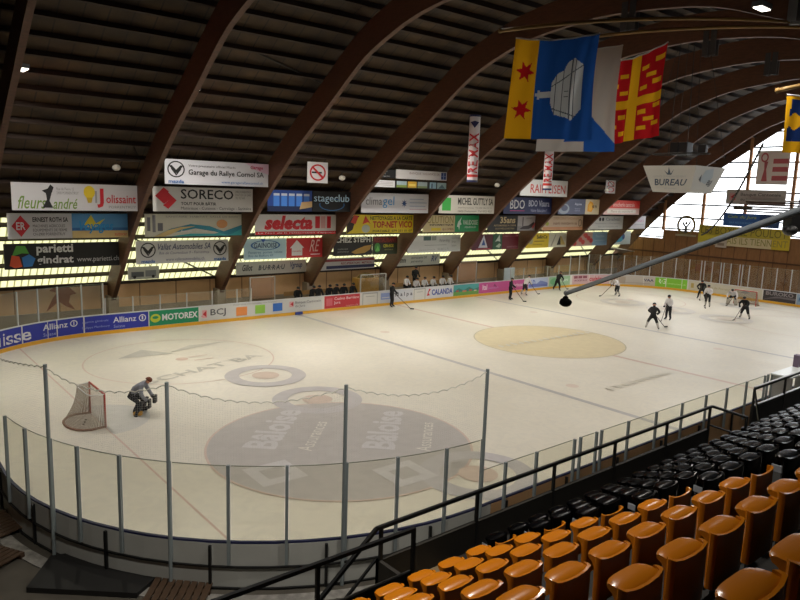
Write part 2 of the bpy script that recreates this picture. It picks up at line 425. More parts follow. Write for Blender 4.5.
# ------------------------------------------------------------------ building shell
T = [(0,16.5),(3,16.3),(5,15.95),(7,15.3),(8.7,14.5),(11.5,12.62),(14,10.97),(16,9.45),(18,7.8),(20,5.9),(21.5,4.3),(23,2.6),(24.3,1.1)]
Y0 = -6.8
TN = [(0,16.5),(3,16.3),(5,15.95),(7,15.25),(9,14.6),(12.2,13.75),(18,12),(24,9.8),(28,7.6),(30,6.2)]
YN = -37.0
def smooth_profile(T):
    pts = []
    for i in range(len(T)-1):
        p0 = T[max(i-1,0)] if i else (-T[1][0], T[1][1]); p1 = T[i]; p2 = T[i+1]; p3 = T[min(i+2, len(T)-1)]
        for k in range(4):
            t = k/4
            f = lambda a,b,c,d: .5*((2*b)+(-a+c)*t+(2*a-5*b+4*c-d)*t*t+(-a+3*b-3*c+d)*t**3)
            pts.append((f(p0[0],p1[0],p2[0],p3[0]), f(p0[1],p1[1],p2[1],p3[1])))
    pts.append(T[-1]); return pts
LOW = smooth_profile(T); LOWN = smooth_profile(TN)
def offset_profile(o, LOW=LOW):
    R = []
    for i, (d, z) in enumerate(LOW):
        a = LOW[max(i-1,0)]; b = LOW[min(i+1,len(LOW)-1)]
        if i == 0: n = (0, 1)
        else:
            t = (b[0]-a[0], b[1]-a[1]); l = math.hypot(*t); n = (-t[1]/l, t[0]/l)
        R.append((d+n[0]*o, z+n[1]*o))
    return R
def full(o):
    R = offset_profile(o); RN = offset_profile(o, LOWN); return [(Y0-d, z) for d, z in RN[::-1]] + [(Y0+d, z) for d, z in R[1:]]
XL, XG = -38.0, 34.6
ARX = [-27.13, -20.1, -13.1, -6.1, 1.0, 8.05, 15.1, 22.1, 29.15]
AW = 0.13
lab = ['curved brown timber roof arch at the far left edge of the hall',
 'curved timber roof arch right of the black banner with white lettering',
 'curved timber roof arch between the two-car-badge banner and the red lettered white banner',
 'curved timber roof arch left of the yellow cleaning advert',
 'curved timber roof arch right of the yellow cleaning advert',
 'curved timber roof arch just left of the navy banner',
 'curved timber roof arch between the navy banner and the orange and white banner',
 'curved timber roof arch left of the red and white banner',
 'curved timber roof arch nearest the bright end window']
lo, hi = full(0), full(1.3)
PLATE = mat('grey_plate', '#77797c', 0.5, 0.3)
for k, x in enumerate(ARX):
    r = empty('roof_arch', (x, 17.5, FZ), lab[k], 'roof arch', 'curved timber roof arches')
    b = MB(); V = []
    for (ya, za), (yb, zb) in zip(lo, hi):
        V.append([b.bm.verts.new(q) for q in ((x-AW,ya,za),(x+AW,ya,za),(x+AW,yb,zb),(x-AW,yb,zb))])
    for p, q in zip(V, V[1:]):
        for j in range(4): b.bm.faces.new((p[j], p[(j+1)%4], q[(j+1)%4], q[j]))
    b.bm.faces.new(V[0][::-1]); b.bm.faces.new(V[-1])
    local(r, b.build('timber_beam', WOOD_ARCH, r))
    b = MB()
    for sx in (-1, 1):
        for dz in (-.32, .32): b.box((x+sx*(AW+.02)-.02, Y0-1.0+dz*.6-.14, 15.6+.1), (x+sx*(AW+.02)+.02, Y0-1.0+dz*.6+.14, 16.9))
    local(r, b.build('splice_plate', mat('dark_plate', '#3a3c3e', .5), r))
    b = MB()
    b.box((x-.3, 17.15, FZ), (x+.3, 17.85, 1.75)); local(r, b.build('foot_block', mat('foot_concrete', '#8a7c6a', .8, var=.2), r))

# deck + strips + purlins
ceil_root = empty('ceiling', (0,0,16), kind='structure')
dk = full(1.72)
def deck_part(name, pts, m, o_thick=.05):
    b = MB()
    for (ya, za), (yb, zb) in zip(pts, pts[1:]):
        b.face([(XL,ya,za),(XG+.3,ya,za),(XG+.3,yb,zb),(XL,yb,zb)])
    return b
far_i = [i for i, (y, z) in enumerate(dk) if y > Y0 and z <= 6.6]
i0 = far_i[0]; tq = (6.6-dk[i0-1][1])/(dk[i0][1]-dk[i0-1][1]); dk.insert(i0, (dk[i0-1][0]+(dk[i0][0]-dk[i0-1][0])*tq, 6.6))
local(ceil_root, deck_part('d', dk[:i0+1], DECK).build('roof_deck', DECK, ceil_root))
def cut(pts, zmin):
    R = [p for p in pts if p[1] >= zmin]
    for a, b in zip(pts, pts[1:]):
        if (a[1]-zmin)*(b[1]-zmin) < 0:
            t = (zmin-a[1])/(b[1]-a[1]); q = (a[0]+(b[0]-a[0])*t, zmin); R.append(q) if b[1] < a[1] else R.insert(0, q)
    return R
struct(deck_part('w', cut(dk[i0:], 2.42), STRIP).build('window_1', STRIP))
# purlins: along the profile every 1.05 m
def along(pts, step, start=0):
    out = []; acc = start
    for a, b in zip(pts, pts[1:]):
        L = math.hypot(b[0]-a[0], b[1]-a[1])
        while acc <= L:
            t = acc/L; out.append((a[0]+(b[0]-a[0])*t, a[1]+(b[1]-a[1])*t, (b[0]-a[0])/L, (b[1]-a[1])/L)); acc += step
        acc -= L
    return out
pp = full(1.56)
for (y, z, ty, tz) in along(pp, 1.06, .3):
    if z < 2.7 and y > 0: continue
    b = MB(); b.obox(((XL+XG)/2, y, z), (1,0,0), (0,ty,tz), (0,-tz,ty), ((XG-XL)/2, .045, .13))
    o = b.build('purlin', PURLIN, ceil_root); local(ceil_root, o)
# far and near walls
WALLB = mat('beige_wall', '#c9a277', .75, var=.12, scale=1.2)
CONCW = mat('concrete_wall', '#968b7a', .85, var=.3, scale=1)
yW = 17.9
def wall_far():
    r = empty('wall_far', (0, yW, 0), kind='structure')
    b = MB(); b.box((XL, yW, .95), (XG, yW+.15, 2.5)); local(r, b.build('upper_boarding', WALLB, r))
    b = MB(); b.box((XL, yW-.06, 0), (XG, yW+.15, .95)); local(r, b.build('concrete_plinth', CONCW, r))
    b = MB(); b.box((XL, yW-.1, 2.38), (XG, yW+.12, 2.56)); local(r, b.build('eaves_beam', PURLIN, r))
    b = MB()
    x = XL+1
    while x < XG: b.box((x-.03, yW-.02, .95), (x+.03, yW+.01, 2.4)); x += 2.34
    local(r, b.build('cover_strip', mat('cover_strip', '#7d6248', .8), r))
wall_far()
b = MB(); b.box((XL, YN-1.5, 0), (XG, YN-.5, 8.2)); struct(b.build('wall_near', CONCW))
b = MB(); outl = full(1.75); b.face([(XL, y, z) for y, z in outl] + [(XL, outl[-1][0], 0), (XL, outl[0][0], 0)]); struct(b.build('wall_left', mat('left_gable', '#5b4a38', .85, var=.2)))

# right gable: brown boarding below, glazing above
BROWNW = mat('brown_boarding', '#94683f', .75, var=.25, scale=1.4, stretch=(1,5,1))
gr = empty('wall_right', (XG, 0, 0), kind='structure')
def at_roof(y, o=1.3):
    P = full(o)
    for a, c in zip(P, P[1:]):
        if a[0] <= y <= c[0]: return a[1]+(c[1]-a[1])*(y-a[0])/(c[0]-a[0])
    return 1
POSTY = [16.6, 12.7, 8.6, 4.5, .4, -3.7, -7.8, -11.9, -16, -20.1, -24.2, -28.3, -32.4]
b = MB(); b.box((XG, -38, 0), (XG+.2, 12.7, 5.55)); b.box((XG, 12.7, 0), (XG+.2, 19.5, 4.62)); local(gr, b.build('lower_boarding', BROWNW, gr))
b = MB()
y = -31.5
while y < 18: b.box((XG-.03, y-.02, .1), (XG+.01, y+.02, 5.5 if y < 12.6 else 4.6)); y += 1.22
b.box((XG-.08, -32, 3.1), (XG+.02, 18.3, 3.24))
local(gr, b.build('cover_strip', mat('dark_strip', '#5d3f29', .8), gr))
wr = empty('window_3', (XG, -6.8, 5.5), kind='structure')
PANE = [(17.6, 4.62), (12.7, 4.62), (12.7, 5.55), (-36, 5.55)]
b = MB()
ys = sorted(set([17.4, 16, 14, 12.7] + [12.7-i for i in range(0, 49)]))
for ya, yb in zip(ys, ys[1:]):
    z0 = 4.62 if ya >= 12.69 else 5.55
    za, zb = at_roof(ya), at_roof(yb)
    if za > z0 or zb > z0: b.face([(XG+.1,ya,z0),(XG+.1,yb,z0),(XG+.1,yb,max(zb,z0)),(XG+.1,ya,max(za,z0))])
local(wr, b.build('glazing', WGLASS, wr))
FRM = mat('window_post', '#a5744c', .6)
b = MB()
for y in POSTY:
    z0 = 4.6 if y > 12.7 else 5.5; z1 = at_roof(y, 1.6)
    if z1 > z0: b.box((XG-.12, y-.13, z0), (XG+.12, y+.13, z1))
local(wr, b.build('window_post', FRM, wr))
b = MB(); z = 5.55+.12
BARZ = [5.7, 6.9, 8.25, 9.6, 11.0, 12.4, 13.8, 15.2]
for z in BARZ:
    yy = [y for y in [i*.25 for i in range(-100, 72)] if at_roof(y, 1.3) > z]
    if yy: b.box((XG+.02, min(yy), z-.075), (XG+.09, max(yy), z+.075))
b.box((XG-.02, 12.7, 4.72), (XG+.1, 15.9, 4.84))
local(wr, b.build('glazing_bar', mat('glazing_bar', '#4a4f55', .5), wr))
# timber verge along the roof edge
b = MB(); va, vb = full(.75), full(1.75)
for (p, q), (p2, q2) in zip(zip(va, vb), list(zip(va, vb))[1:]):
    b.face([(XG-.02,p[0],p[1]),(XG-.02,q[0],q[1]),(XG-.02,q2[0],q2[1]),(XG-.02,p2[0],p2[1])])
local(gr, b.build('verge_board', WOOD_ARCH, gr))
# roof and walls beyond are closed off outside the gable

# one seen roof lamp; the others are added out of view as fill light
LM = D.materials.new('lamp_glow'); LM.use_nodes = True
LM.node_tree.nodes['Principled BSDF'].inputs['Emission Color'].default_value = (1,.93,.8,1); LM.node_tree.nodes['Principled BSDF'].inputs['Emission Strength'].default_value = 6
for k, (x, y, z, pw_, where) in enumerate(LAMP_SPOTS):
    r = empty('ceiling_lamp', (x, y, z), 'bright lit lamp at the top right corner' if k == 2 else 'added unseen roof lamp '+where, 'lamp', 'lit roof lamps')
    b = MB(); b.box((-.36,-.17,.08), (.36,.17,.24)); b.bar((0,0,.3), (0,0,1.0), .05); b.build('lamp_housing', PLATE, r)
    b = MB(); b.box((-.32,-.13,.05), (.32,.13,.085)); b.build('lamp_tube', LM, r)
    lo_ = area('lamp_light', (x, y, z+.0), .6, .24, LAMP_W*pw_, LAMP_COL, spread=150)
    lo_.parent = r; lo_.location = (0,.3,.0); lo_.rotation_euler = (math.radians(14),0,0)

# fill lights added behind the arches, out of sight, to brighten ice and banners
names9 = ['first','second','third','fourth','fifth','sixth','seventh','eighth','ninth']
for k, x in enumerate(ARX[:8]):
    for j, (y, pw_) in enumerate(((-3.5, .24), (6.0, .58))):
        d = abs(y-Y0); zl = [z0+(z1-z0)*(d-d0)/(d1-d0) for (d0,z0),(d1,z1) in zip(T,T[1:]) if d0 <= d <= d1][0]+1.0
        r = empty('arch_fill_light', (x+.40, y, zl+.05), 'added fill light behind the %s roof arch, %s' % (names9[k], ('near its top','on its far slope')[j]), 'lamp', 'added fill lights behind the roof arches')
        b = MB(); b.box((-.22,-.5,.08), (.22,.5,.25)); b.bar((-.26,0,.16), (-.2,0,.16), .06); b.build('lamp_housing', PLATE, r)
        b = MB(); b.box((-.18,-.45,.05), (.18,.45,.085)); b.build('lamp_tube', LM, r)
        l_ = area('lamp_light', (0,0,.03), .4, .9, LAMP_W*pw_*(1,1,1,.95,.9,.8,.75,.8)[k], LAMP_COL, spread=140); l_.parent = r

# ------------------------------------------------------------------ braces
IRON = mat('brace_iron', '#1c1814', .6)
def brace(a, c, label, r=.05):
    o = MB().tube([a, c], r, 6).build('roof_brace', IRON); tag(o, label, 'roof brace', 'thin dark roof braces')
for k, (la) in enumerate(['thin dark rod running down behind the two-car-badge banner', None, 'thin dark rod crossing below the yellow cleaning advert', None, 'thin dark rod below the maroon banner', None, 'thin dark rod at the arch foot below the red flower banner']):
    if la: brace((ARX[1+k]+.1, 15.6, 5.7), (ARX[2+k]-.1, 18.0, 2.5), la)
brace((-20.0, 10.7, 10.6), (-13.0, 6.0, 14.2), 'thin dark rod high between the second and third visible roof arches')
brace((-20.0, 4.0, 15.3), (-13.0, 5.5, 14.0), 'upper thin rod meeting another on the second long roof arch')
brace((-27.0, 8.7, 12.4), (-20.0, 6.0, 14.3), 'thin rod in the top left corner behind the first arch')
brace((-13.0, 6.0, 14.1), (-6.0, 11.5, 10.0), 'thin dark rod high between the third and fourth roof arches')
brace((-6.0, 9.0, 12.2), (1.1, 12.0, 9.6), 'thin dark rod high left of the first hanging red lettered tube')

# ------------------------------------------------------------------ signs on the roof slope
PANEL = mat('sign_panel', '#d9d9dc', .5); PANELB = mat('sign_back', '#8a8a88', .6)
ROWS = {0: (10.5, 8.6, 9.9), 1: (12.17, 7.1, 8.45), 2: (13.87, 5.58, 6.88), 3: (15.52, 3.83, 5.2), 4: (17.05, 2.62, 3.5)}
RE = [-20.15, -13.3, -6.15, .7, 7.78, 14.93, 21.95, 28.75, 33.0]
def sign(row, x0, x1, bg, label, elems, dz0=0, dz1=0, name='advertising_banner'):
    y, z0, z1 = ROWS[row]; z0 += dz0; z1 += dz1
    r = empty(name, ((x0+x1)/2, y, z0), label, 'advertising banner', 'advertising banners under the roof')
    b = MB(); b.box((x0, y-.03, z0), (x1, y+.03, z1)); local(r, b.build('panel', paint(bg), r))
    art(elems, x1-x0, z1-z0, lambda a, c, off: (x0+a, y-.03-off, z0+c), r)
    b = MB()
    for xx in (x0+.5, x1-.5):
        b.bar((xx, y+.05, z1-.05), (xx, y+.75, z1+.35), .03)
    local(r, b.build('hanging_cable', IRON, r))
    return r
K, Wt = '#1a1a1c', '#d9d9dc'
def L(b): return RE[b]-6.05
badge = lambda cx: [('O', cx, .6, .078, .33, .15, K), ('P', [(cx-.065,.74),(cx-.04,.76),(cx,.58),(cx+.04,.76),(cx+.065,.74),(cx+.01,.45),(cx-.01,.45)], K), ('P', [(cx-.045,.6),(cx-.0,.34),(cx-.0,.42),(cx-.045,.7)], K), ('P', [(cx+.045,.6),(cx+.0,.34),(cx+.0,.42),(cx+.045,.7)], K), ('T', 'mazda', cx-.07, .04, cx+.07, .19, '#2b5fa0', .03)]
# bay 0
sign(1, L(0), RE[0], '#cfcdd0', 'white banner with woman silhouette and light bulb, topmost in the leftmost column', [
    ('T','fleurs',.04,.06,.25,.52,'#6f8f3a',.01,.3), ('T','andré',.3,.06,.49,.45,'#6f8f3a',.01,.3),
    ('P',[(.22,.1),(.30,.1),(.275,.35),(.29,.6),(.31,.85),(.285,.95),(.265,.8),(.22,.72),(.25,.62),(.255,.4)],K),
    ('T','Rue de Pierre 15\n2900 PORRENTRUY',.33,.6,.5,.85,'#8a8a8a'),
    ('E',.585,.7,.045,.24,'#e3c62c'), ('P',[(.56,.5),(.61,.5),(.6,.3),(.57,.3)],'#c9a92a'),
    ('R',.63,.3,.645,.75,'#999999'), ('T','J',.645,.12,.7,.85,'#c4202c',.04), ('T','olissaint',.72,.3,.97,.62,'#c4202c',.01),
    ('T','PORRENTRUY',.74,.1,.97,.2,'#888888')])
r0 = sign(2, L(0)+.05, RE[0]+.05, '#cfcdd0', 'banner half white with red square logo, half blue beach picture', [
    ('P',[(.03,.5),(.1,.92),(.17,.5),(.1,.08)],'#c4202c'), ('T','ER',.065,.35,.135,.65,Wt,.02),
    ('T','ERNEST ROTH SA',.19,.66,.47,.85,K,.03), ('T','MACHINES AGRICOLES\nEQUIPEMENTS DE FERME\nCH-2900 PORRENTRUY',.19,.12,.46,.56,'#444444'),
    ('R',.5,0,1,1,'#4f8fc4'), ('R',.5,0,1,.3,'#c9b077'), ('R',.5,.3,1,.42,'#2f6aa8'), ('P',[(.6,.55),(.66,.95),(.7,.6),(.78,.8),(.72,.5),(.66,.38)],'#e0cf3a'),
    ('T','Voyages',.56,.18,.85,.7,'#1f8fd0',.02,.3), ('T','autocar',.86,.08,.97,.2,'#c4202c')])
sign(3, L(0)+.1, RE[0]+.02, '#0b0b0d', 'black banner with bold white lettering and coloured petals', [
    ('P',[(.06,.5),(.10,.92),(.17,.9),(.2,.6),(.14,.62)],'#4f9a3a'), ('P',[(.04,.15),(.06,.55),(.12,.5),(.14,.1),(.08,.05)],'#d8542c'),
    ('P',[(.15,.08),(.14,.45),(.2,.58),(.25,.4),(.22,.1)],'#2f77c0'),
    ('T','parietti',.26,.52,.57,.95,Wt,.03), ('T','gindrat',.26,.1,.57,.5,Wt,.03), ('T','www.parietti.ch',.6,.16,.98,.42,'#c0c0c4')])
# bay 1
sign(0, L(1), RE[1], '#cfcfd6', 'white banner with round car badge, topmost of its column', badge(.1)+[
    ('T','Votre prestataire officiel Mazda',.21,.7,.66,.82,'#555555'), ('T','Garage du Rallye Cornol SA',.21,.34,.95,.62,K,.012),
    ('T','www.garagerallyecornol.ch',.52,.06,.94,.2,'#2b6fb0'), ('P',[(.76,1),(1,1),(1,.55),(.88,.68)],'#d8b8cc'), ('T','Garage',.81,.7,.94,.9,'#c03a5a',.02)])
sign(1, L(1)-.05, RE[1]-.12, '#cfcdca', 'white banner with red arrow blocks and wide black capitals', [
    ('P',[(.02,.62),(.1,.97),(.15,.8),(.1,.62),(.15,.45),(.1,.3)],'#c4202c'), ('P',[(.22,.45),(.14,.1),(.09,.25),(.15,.45),(.09,.62),(.14,.78)],'#c4202c'),
    ('T','SORECO',.26,.52,.79,.92,K,.012), ('T','TOUT POUR BÂTIR',.26,.26,.61,.42,K,.025), ('T','Matériaux - Cuisines - Carrelage - Sanitaire',.26,.04,.98,.2,'#444444'),
    ('T','2900 PORRENTRUY\nPLACE DE LA GARE\nTEL 032 465',.81,.55,.98,.9,'#777777')])
sign(2, L(1)+.08, RE[1], '#c9c7b8', 'white banner with teal and sand coloured wave', [
    ('P',[(0,0),(.25,.0),(.45,.12),(.7,.1),(1,.4),(1,0)],'#3aa0a8'), ('P',[(.1,.05),(.25,.35),(.45,.55),(.65,.45),(.8,.2),(1,.5),(1,.3),(.85,.02),(.7,.2),(.5,.35),(.3,.18)],'#2a7f95'),
    ('P',[(.08,0),(.22,.28),(.35,.42),(.5,.45),(.35,.3),(.25,.1),(.18,0)],'#c9b077'), ('R',.02,.25,.05,.85,'#6a6a70'), ('R',.07,.2,.1,.95,'#7a7a80'), ('R',.12,.25,.17,.6,'#6a6a70'),
    ('E',.78,.55,.06,.2,'#c08a5a'), ('T','SANITAIRE  HABITAT  SALLE DE BAIN',.2,.84,.95,.92,'#888888'), ('T','Energie - services',.35,.16,.62,.28,Wt)])
sign(3, L(1)+.1, RE[1]-.1, '#c9c9c9', 'grey white banner with car badges at both ends', badge(.12)+badge(.9)+[
    ('T','Vallat Automobiles SA',.22,.6,.79,.88,'#3a3f66',.01,.3), ('T','Rte de Courtedoux 9 - Porrentruy',.23,.36,.78,.52,'#55597a',0,.3), ('T','www.vallatautomobiles.ch',.3,.1,.72,.24,'#55597a')])
sign(4, L(1)+.1, L(1)+2.0, '#b9b9b4', 'short pale strip with small vehicles at the foot of an arch', [('R',.1,.2,.5,.6,'#55595f'),('R',.55,.2,.9,.7,'#7a7d83'),('E',.2,.2,.05,.12,K),('E',.8,.2,.05,.12,K)], dz0=.1)
# bay 2
r = sign(1, L(2)-.2, L(2)+2.95, '#1c3f8a', 'dark blue banner with row of drink cans', [('R',0,0,1,.25,'#12224a')]+[('R',.12+.17*i,.25,.25+.17*i,.85,'#3f7ad0') for i in range(5)]+[('R',.12+.17*i,.74,.25+.17*i,.85,'#b9c0cc') for i in range(5)]+[('P',[(.7,.1),(1,.22),(1,.5),(.75,.45)],'#c0a070')], dz0=.05)
sign(1, L(2)+3.0, RE[2]-.1, '#08090c', 'black banner with glowing pale club lettering', [('T','stageclub',.03,.38,.96,.86,'#9fc4dc',.0), ('O',.5,.35,.34,.3,.1,'#2a5f90'), ('R',.1,.42,.9,.5,'#08090c'), ('T','stageclub',.03,.38,.96,.86,'#b4d2e4',.0)], dz0=.05)
sign(2, L(2)-.15, RE[2]+.05, '#d2d0cf', 'white banner with big slanted red lettering and red footer', [
    ('R',0,0,1,.16,'#c4202c'), ('T','selecta',.1,.24,.68,.95,'#c4202c',.05,.2), ('R',.71,.3,.77,.92,'#c4202c'), ('R',.78,.3,.84,.92,'#cfa0a0'), ('R',.86,.3,.91,.92,'#c4202c'),
    ('T','Le No1 de la restauration d\'appoint',.03,.03,.97,.13,Wt)])
sign(3, L(2)-.1, L(2)+3.05, '#a9c6d2', 'pale blue banner with oval company lettering', [('O',.5,.68,.35,.24,.12,'#2f5f98'), ('T','GAINOISE',.22,.55,.78,.8,'#2a3f66',.02), ('P',[(.38,.98),(.5,.98),(.44,.8)],'#2a4fa0'), ('T','Fenetres  portes  volets\nRte de Belfort 49',.1,.12,.9,.4,'#4a6a88')])
sign(3, L(2)+3.1, RE[2]-.05, '#b5262c', 'red banner with white house shape and swirl', [('P',[(.08,.5),(.27,.9),(.47,.5)],Wt), ('R',.13,.12,.42,.5,Wt), ('T','immobilier',.15,.3,.4,.4,'#b5262c'), ('T','RE',.62,.3,.92,.9,'#e0c0c0',0,.4), ('R',.65,.14,.92,.18,Wt)])
sign(4, L(2)+.1, RE[2]-.45, '#b8b7b2', 'grey white strip with italic black lettering below the pale blue banner', [('T','Gillot',.08,.3,.22,.8,K,.02,.3), ('T','B·U·R·R·A·U',.3,.3,.68,.7,'#444a55',.03,.2), ('T','Vgroup',.76,.25,.94,.85,'#2f3f70',.02,.3)])
# bay 3
ns = sign(0, -10.65, -9.2, '#cfd0d2', 'square white no smoking sign hanging left of the fourth roof arch', [('O',.5,.5,.4,.4,.2,'#b5262c'), ('R',.2,.46,.7,.54,K), ('P',[(.2,.72),(.27,.79),(.8,.28),(.73,.21)],'#b5262c')], dz0=.35, dz1=.3)
ns['category'] = 'sign'; ns.name = 'no_smoking_sign'
sign(0, -5.75, -3.82, '#0d0d0f', 'small black plate with white lines above a white plate', [('T','HOTEL\nsuisse\nrestaurant',.35,.15,.75,.9,'#a0a0a0')], dz0=.85, dz1=.1)
sign(0, -5.75, -3.85, '#cfcfd2', 'small white plate with grey lines below a black plate', [('R',.1,.72,.9,.78,'#a09a98'),('R',.1,.5,.9,.56,'#a09a98'),('R',.1,.28,.9,.34,'#a09a98')], dz0=.25, dz1=-.6)
sign(0, -3.76, .85, '#cdcbcb', 'wide white strip with blue square at its right end', [('T','BANQUE VALIANCE SA',.25,.5,.85,.8,'#9a8a88',.01), ('R',.88,.12,.98,.9,'#27407f'), ('R',.92,.12,.94,.9,'#8fa0c8'), ('R',.88,.48,.98,.54,'#8fa0c8')], dz0=.85, dz1=.15)
sign(0, -3.76, .85, '#15181c', 'strip of five small landscape pictures', [('R',.01,.06,.2,.94,'#9db4bd'),('R',.01,.06,.2,.4,'#7d9140'),('R',.22,.06,.39,.94,'#c9a02a'),('R',.24,.3,.37,.6,'#e0c860'),('R',.41,.06,.6,.94,'#8b9a9c'),('R',.41,.06,.6,.35,'#6d7c50'),('R',.65,.06,.78,.94,'#86a8b8'),('R',.68,.1,.71,.8,'#40546a'),('R',.8,.06,.99,.94,'#8ea5a8'),('P',[(.82,.1),(.9,.7),(.97,.1)],'#4d6470')], dz0=.25, dz1=-.58)
sign(1, L(3), RE[3], '#cac9ce', 'white banner with grey and blue lettering and small dark star', [
    ('T','clima',.06,.4,.29,.8,'#6a6a70'), ('T','gel',.3,.25,.47,.85,'#3f8fc8')] +
    [('P',[(.62+.012*math.cos(a+1.57),.5+.06*math.sin(a+1.57)),(.62+.045*math.cos(a),.5+.22*math.sin(a)),(.62-.012*math.cos(a+1.57),.5-.06*math.sin(a+1.57))],'#24447a') for a in [i*PI/4 for i in range(8)]] +
    [('R',.7,.7,.92,.75,'#9aa6b8'),('R',.7,.52,.97,.57,'#9aa6b8'),('R',.7,.34,.95,.39,'#9aa6b8'),('R',.7,.17,.97,.22,'#b09aa0')])
sign(2, L(3)+.05, RE[3]+.07, '#dcc420', 'bright yellow cleaning banner with red and dark green lettering', [
    ('P',[(.0,.0),(.08,.2),(.12,.7),(.18,.95),(.1,.98),(0,.6)],'#2a1c14'), ('P',[(.05,.6),(.12,.5),(.16,.9),(.1,1)],'#c03a20'), ('P',[(.22,.5),(.26,.96),(.34,.5),(.3,.6)],'#c03a20'), ('E',.27,.25,.06,.22,'#a8b0a0'),
    ('T','NETTOYAGES A LA CARTE',.33,.72,.98,.93,'#3a4a1a',.02), ('T','TOP-NET VICO',.37,.28,.98,.66,'#b83a20',.03), ('T','PORTABLE  079 251 01 07',.37,.05,.98,.18,'#5a5a20',.02)])
sign(3, L(3)+.1, L(3)+3.55, '#0d0c0b', 'black banner with white capitals and golden fish shape', [('T','CHEZ STEPH',.04,.7,.95,.98,'#cfcfcf',.03), ('P',[(.45,.18),(.6,.35),(.8,.5),(.98,.55),(.95,.3),(.8,.12),(.55,.08)],'#a8843a'), ('T','restaurant\nporrentruy',.1,.15,.38,.4,'#8a8a8a')])
sign(3, L(3)+3.62, RE[3]-.05, '#273018', 'dark green and maroon banner with green patch', [('R',0,.62,1,1,'#4a1410'), ('T','RESTAURANT',.06,.68,.95,.92,'#8a2a20',.02), ('E',.18,.38,.12,.26,'#3f8a3a'), ('P',[(.1,.2),(.28,.2),(.2,.5)],'#6abf5a'), ('T','CERA BOIS',.42,.38,.84,.56,'#c9c23a',.03), ('T','Rue du Temple 12',.48,.2,.8,.3,'#a8a86a')])
sign(4, L(3)-.3, L(3)+5.0, '#b9b6b8', 'pale strip with red and navy bands', [('R',0,.7,1,.9,'#8a3038'), ('T','RECUPERATION - METAUX',.4,.42,.95,.62,'#8a3038',.02), ('R',.15,.1,1,.36,'#1c2350')])
# bay 4
sign(1, L(4)+.05, RE[4]-.03, '#cfcbc0', 'cream banner with green square and tall black capitals', [('R',.05,.15,.2,.85,'#3aa845'), ('T','MICHEL GUTTLY SA',.32,.48,.97,.88,'#2a241e',.02), ('T','2900 Porrentruy  Tel 032 466 23 11',.32,.26,.95,.36,'#6a6050'), ('T','2800 Delemont  Tel 032 422',.32,.08,.95,.18,'#6a6050')])
sign(2, L(4)+.05, L(4)+3.4, '#c9b98a', 'tan banner with olive outlined lettering beside a green banner', [('T','SOLUTION',.02,.52,.95,.95,'#8a7a3a',.0), ('T','INFORMATIQUE',.2,.36,.95,.48,K,.03), ('R',.25,.08,.55,.26,'#d8c030'), ('T','@ LOMBEL',.6,.08,.97,.24,'#7a2a20')])
sign(2, L(4)+3.42, RE[4]+.06, '#1f8f55', 'green banner with white horse shape and white capitals', [('P',[(.08,.3),(.12,.6),(.2,.75),(.26,.9),(.22,.6),(.27,.45),(.2,.4),(.18,.1),(.14,.3)],'#cfe0d4'), ('T','VAUDOISE',.32,.42,.95,.72,'#cfe0d4',.02), ('T','ASSURANCES',.4,.22,.88,.34,'#cfe0d4')])
sign(3, L(4), RE[4]-.3, '#c4c6c6', 'grey white banner with dark corner block and faint lettering', [('R',.28,.7,.42,.95,'#3d5a58'), ('R',.43,.7,.52,.95,'#8a9290'), ('T','Parterding',.58,.55,.78,.78,'#6a7078',0,.2), ('T','Gehri Piscines\nService\nSanitaire',.82,.3,.98,.9,'#8a9090'), ('R',.3,.4,.72,.44,'#9a9f9f'), ('T','032 465 12 79',.55,.12,.76,.24,'#7a8080'), ('T','www.piscines.ch',.2,.1,.5,.2,'#8a9090')])
sign(4, L(4)-.1, L(4)+4.9, '#aeb0aa', 'grey strip with italic black lettering above the white team bench', [('T','Vitrerie',.1,.3,.25,.8,K,.02,.3), ('T','carrosserie SA\nporrentruy',.35,.2,.7,.85,'#4a4d55',.01,.3), ('T','RV',.8,.3,.95,.85,'#2f3f70',.02,.3)])
# bay 5
sign(0, L(5)-.05, RE[5]-.15, '#c9cac8', 'white banner with large widely set red capitals', [('T','RAIFFEISEN',.2,.18,.95,.72,'#b5342c',.01)])
sign(1, L(5), RE[5], '#1d2556', 'navy banner with large and small white lettering and pink underline', [('T','BDO',.12,.3,.42,.85,Wt,.01), ('R',.12,.17,.42,.21,'#b0307a'), ('T','BDO Visura',.5,.46,.95,.85,'#c0c4d8',.02), ('T','Votre fiduciaire !',.55,.12,.9,.32,'#a8aec8',.0,.2)])
sign(2, L(5)+.05, L(5)+3.75, '#15100c', 'black banner with gold numerals beside a grey car picture', [('T','35ans',.4,.5,.92,.92,'#c0a878',.03), ('T','AUTOMOBILES A COEUR',.2,.3,.95,.42,'#a08a60',.02), ('T','AUX MEILLEURS PRIX',.25,.1,.9,.22,'#a08a60')])
sign(2, L(5)+3.78, RE[5]+.12, '#a9a3a4', 'pale grey picture banner of an upturned car', [('R',0,0,1,.3,'#8a8688'), ('P',[(.1,.1),(.3,.3),(.6,.35),(.9,.6),(.95,.3),(.6,.1)],'#3d3438'), ('R',.25,.3,.3,.9,'#4a4248'), ('P',[(.8,.25),(.95,.55),(.98,.4),(.85,.1)],'#b04a48'), ('T','GARAGE',.45,.78,.8,.88,'#4a4a50')])
sign(3, L(5)+.0, L(5)+2.55, '#571c2c', 'maroon square with white triangle emblem', [('P',[(.3,.15),(.62,.15),(.75,.15),(.55,.95)],'#cfd0d8'), ('P',[(.45,.3),(.55,.7),(.64,.3)],'#3a5a98'), ('R',.2,.05,.9,.1,'#b04050')])
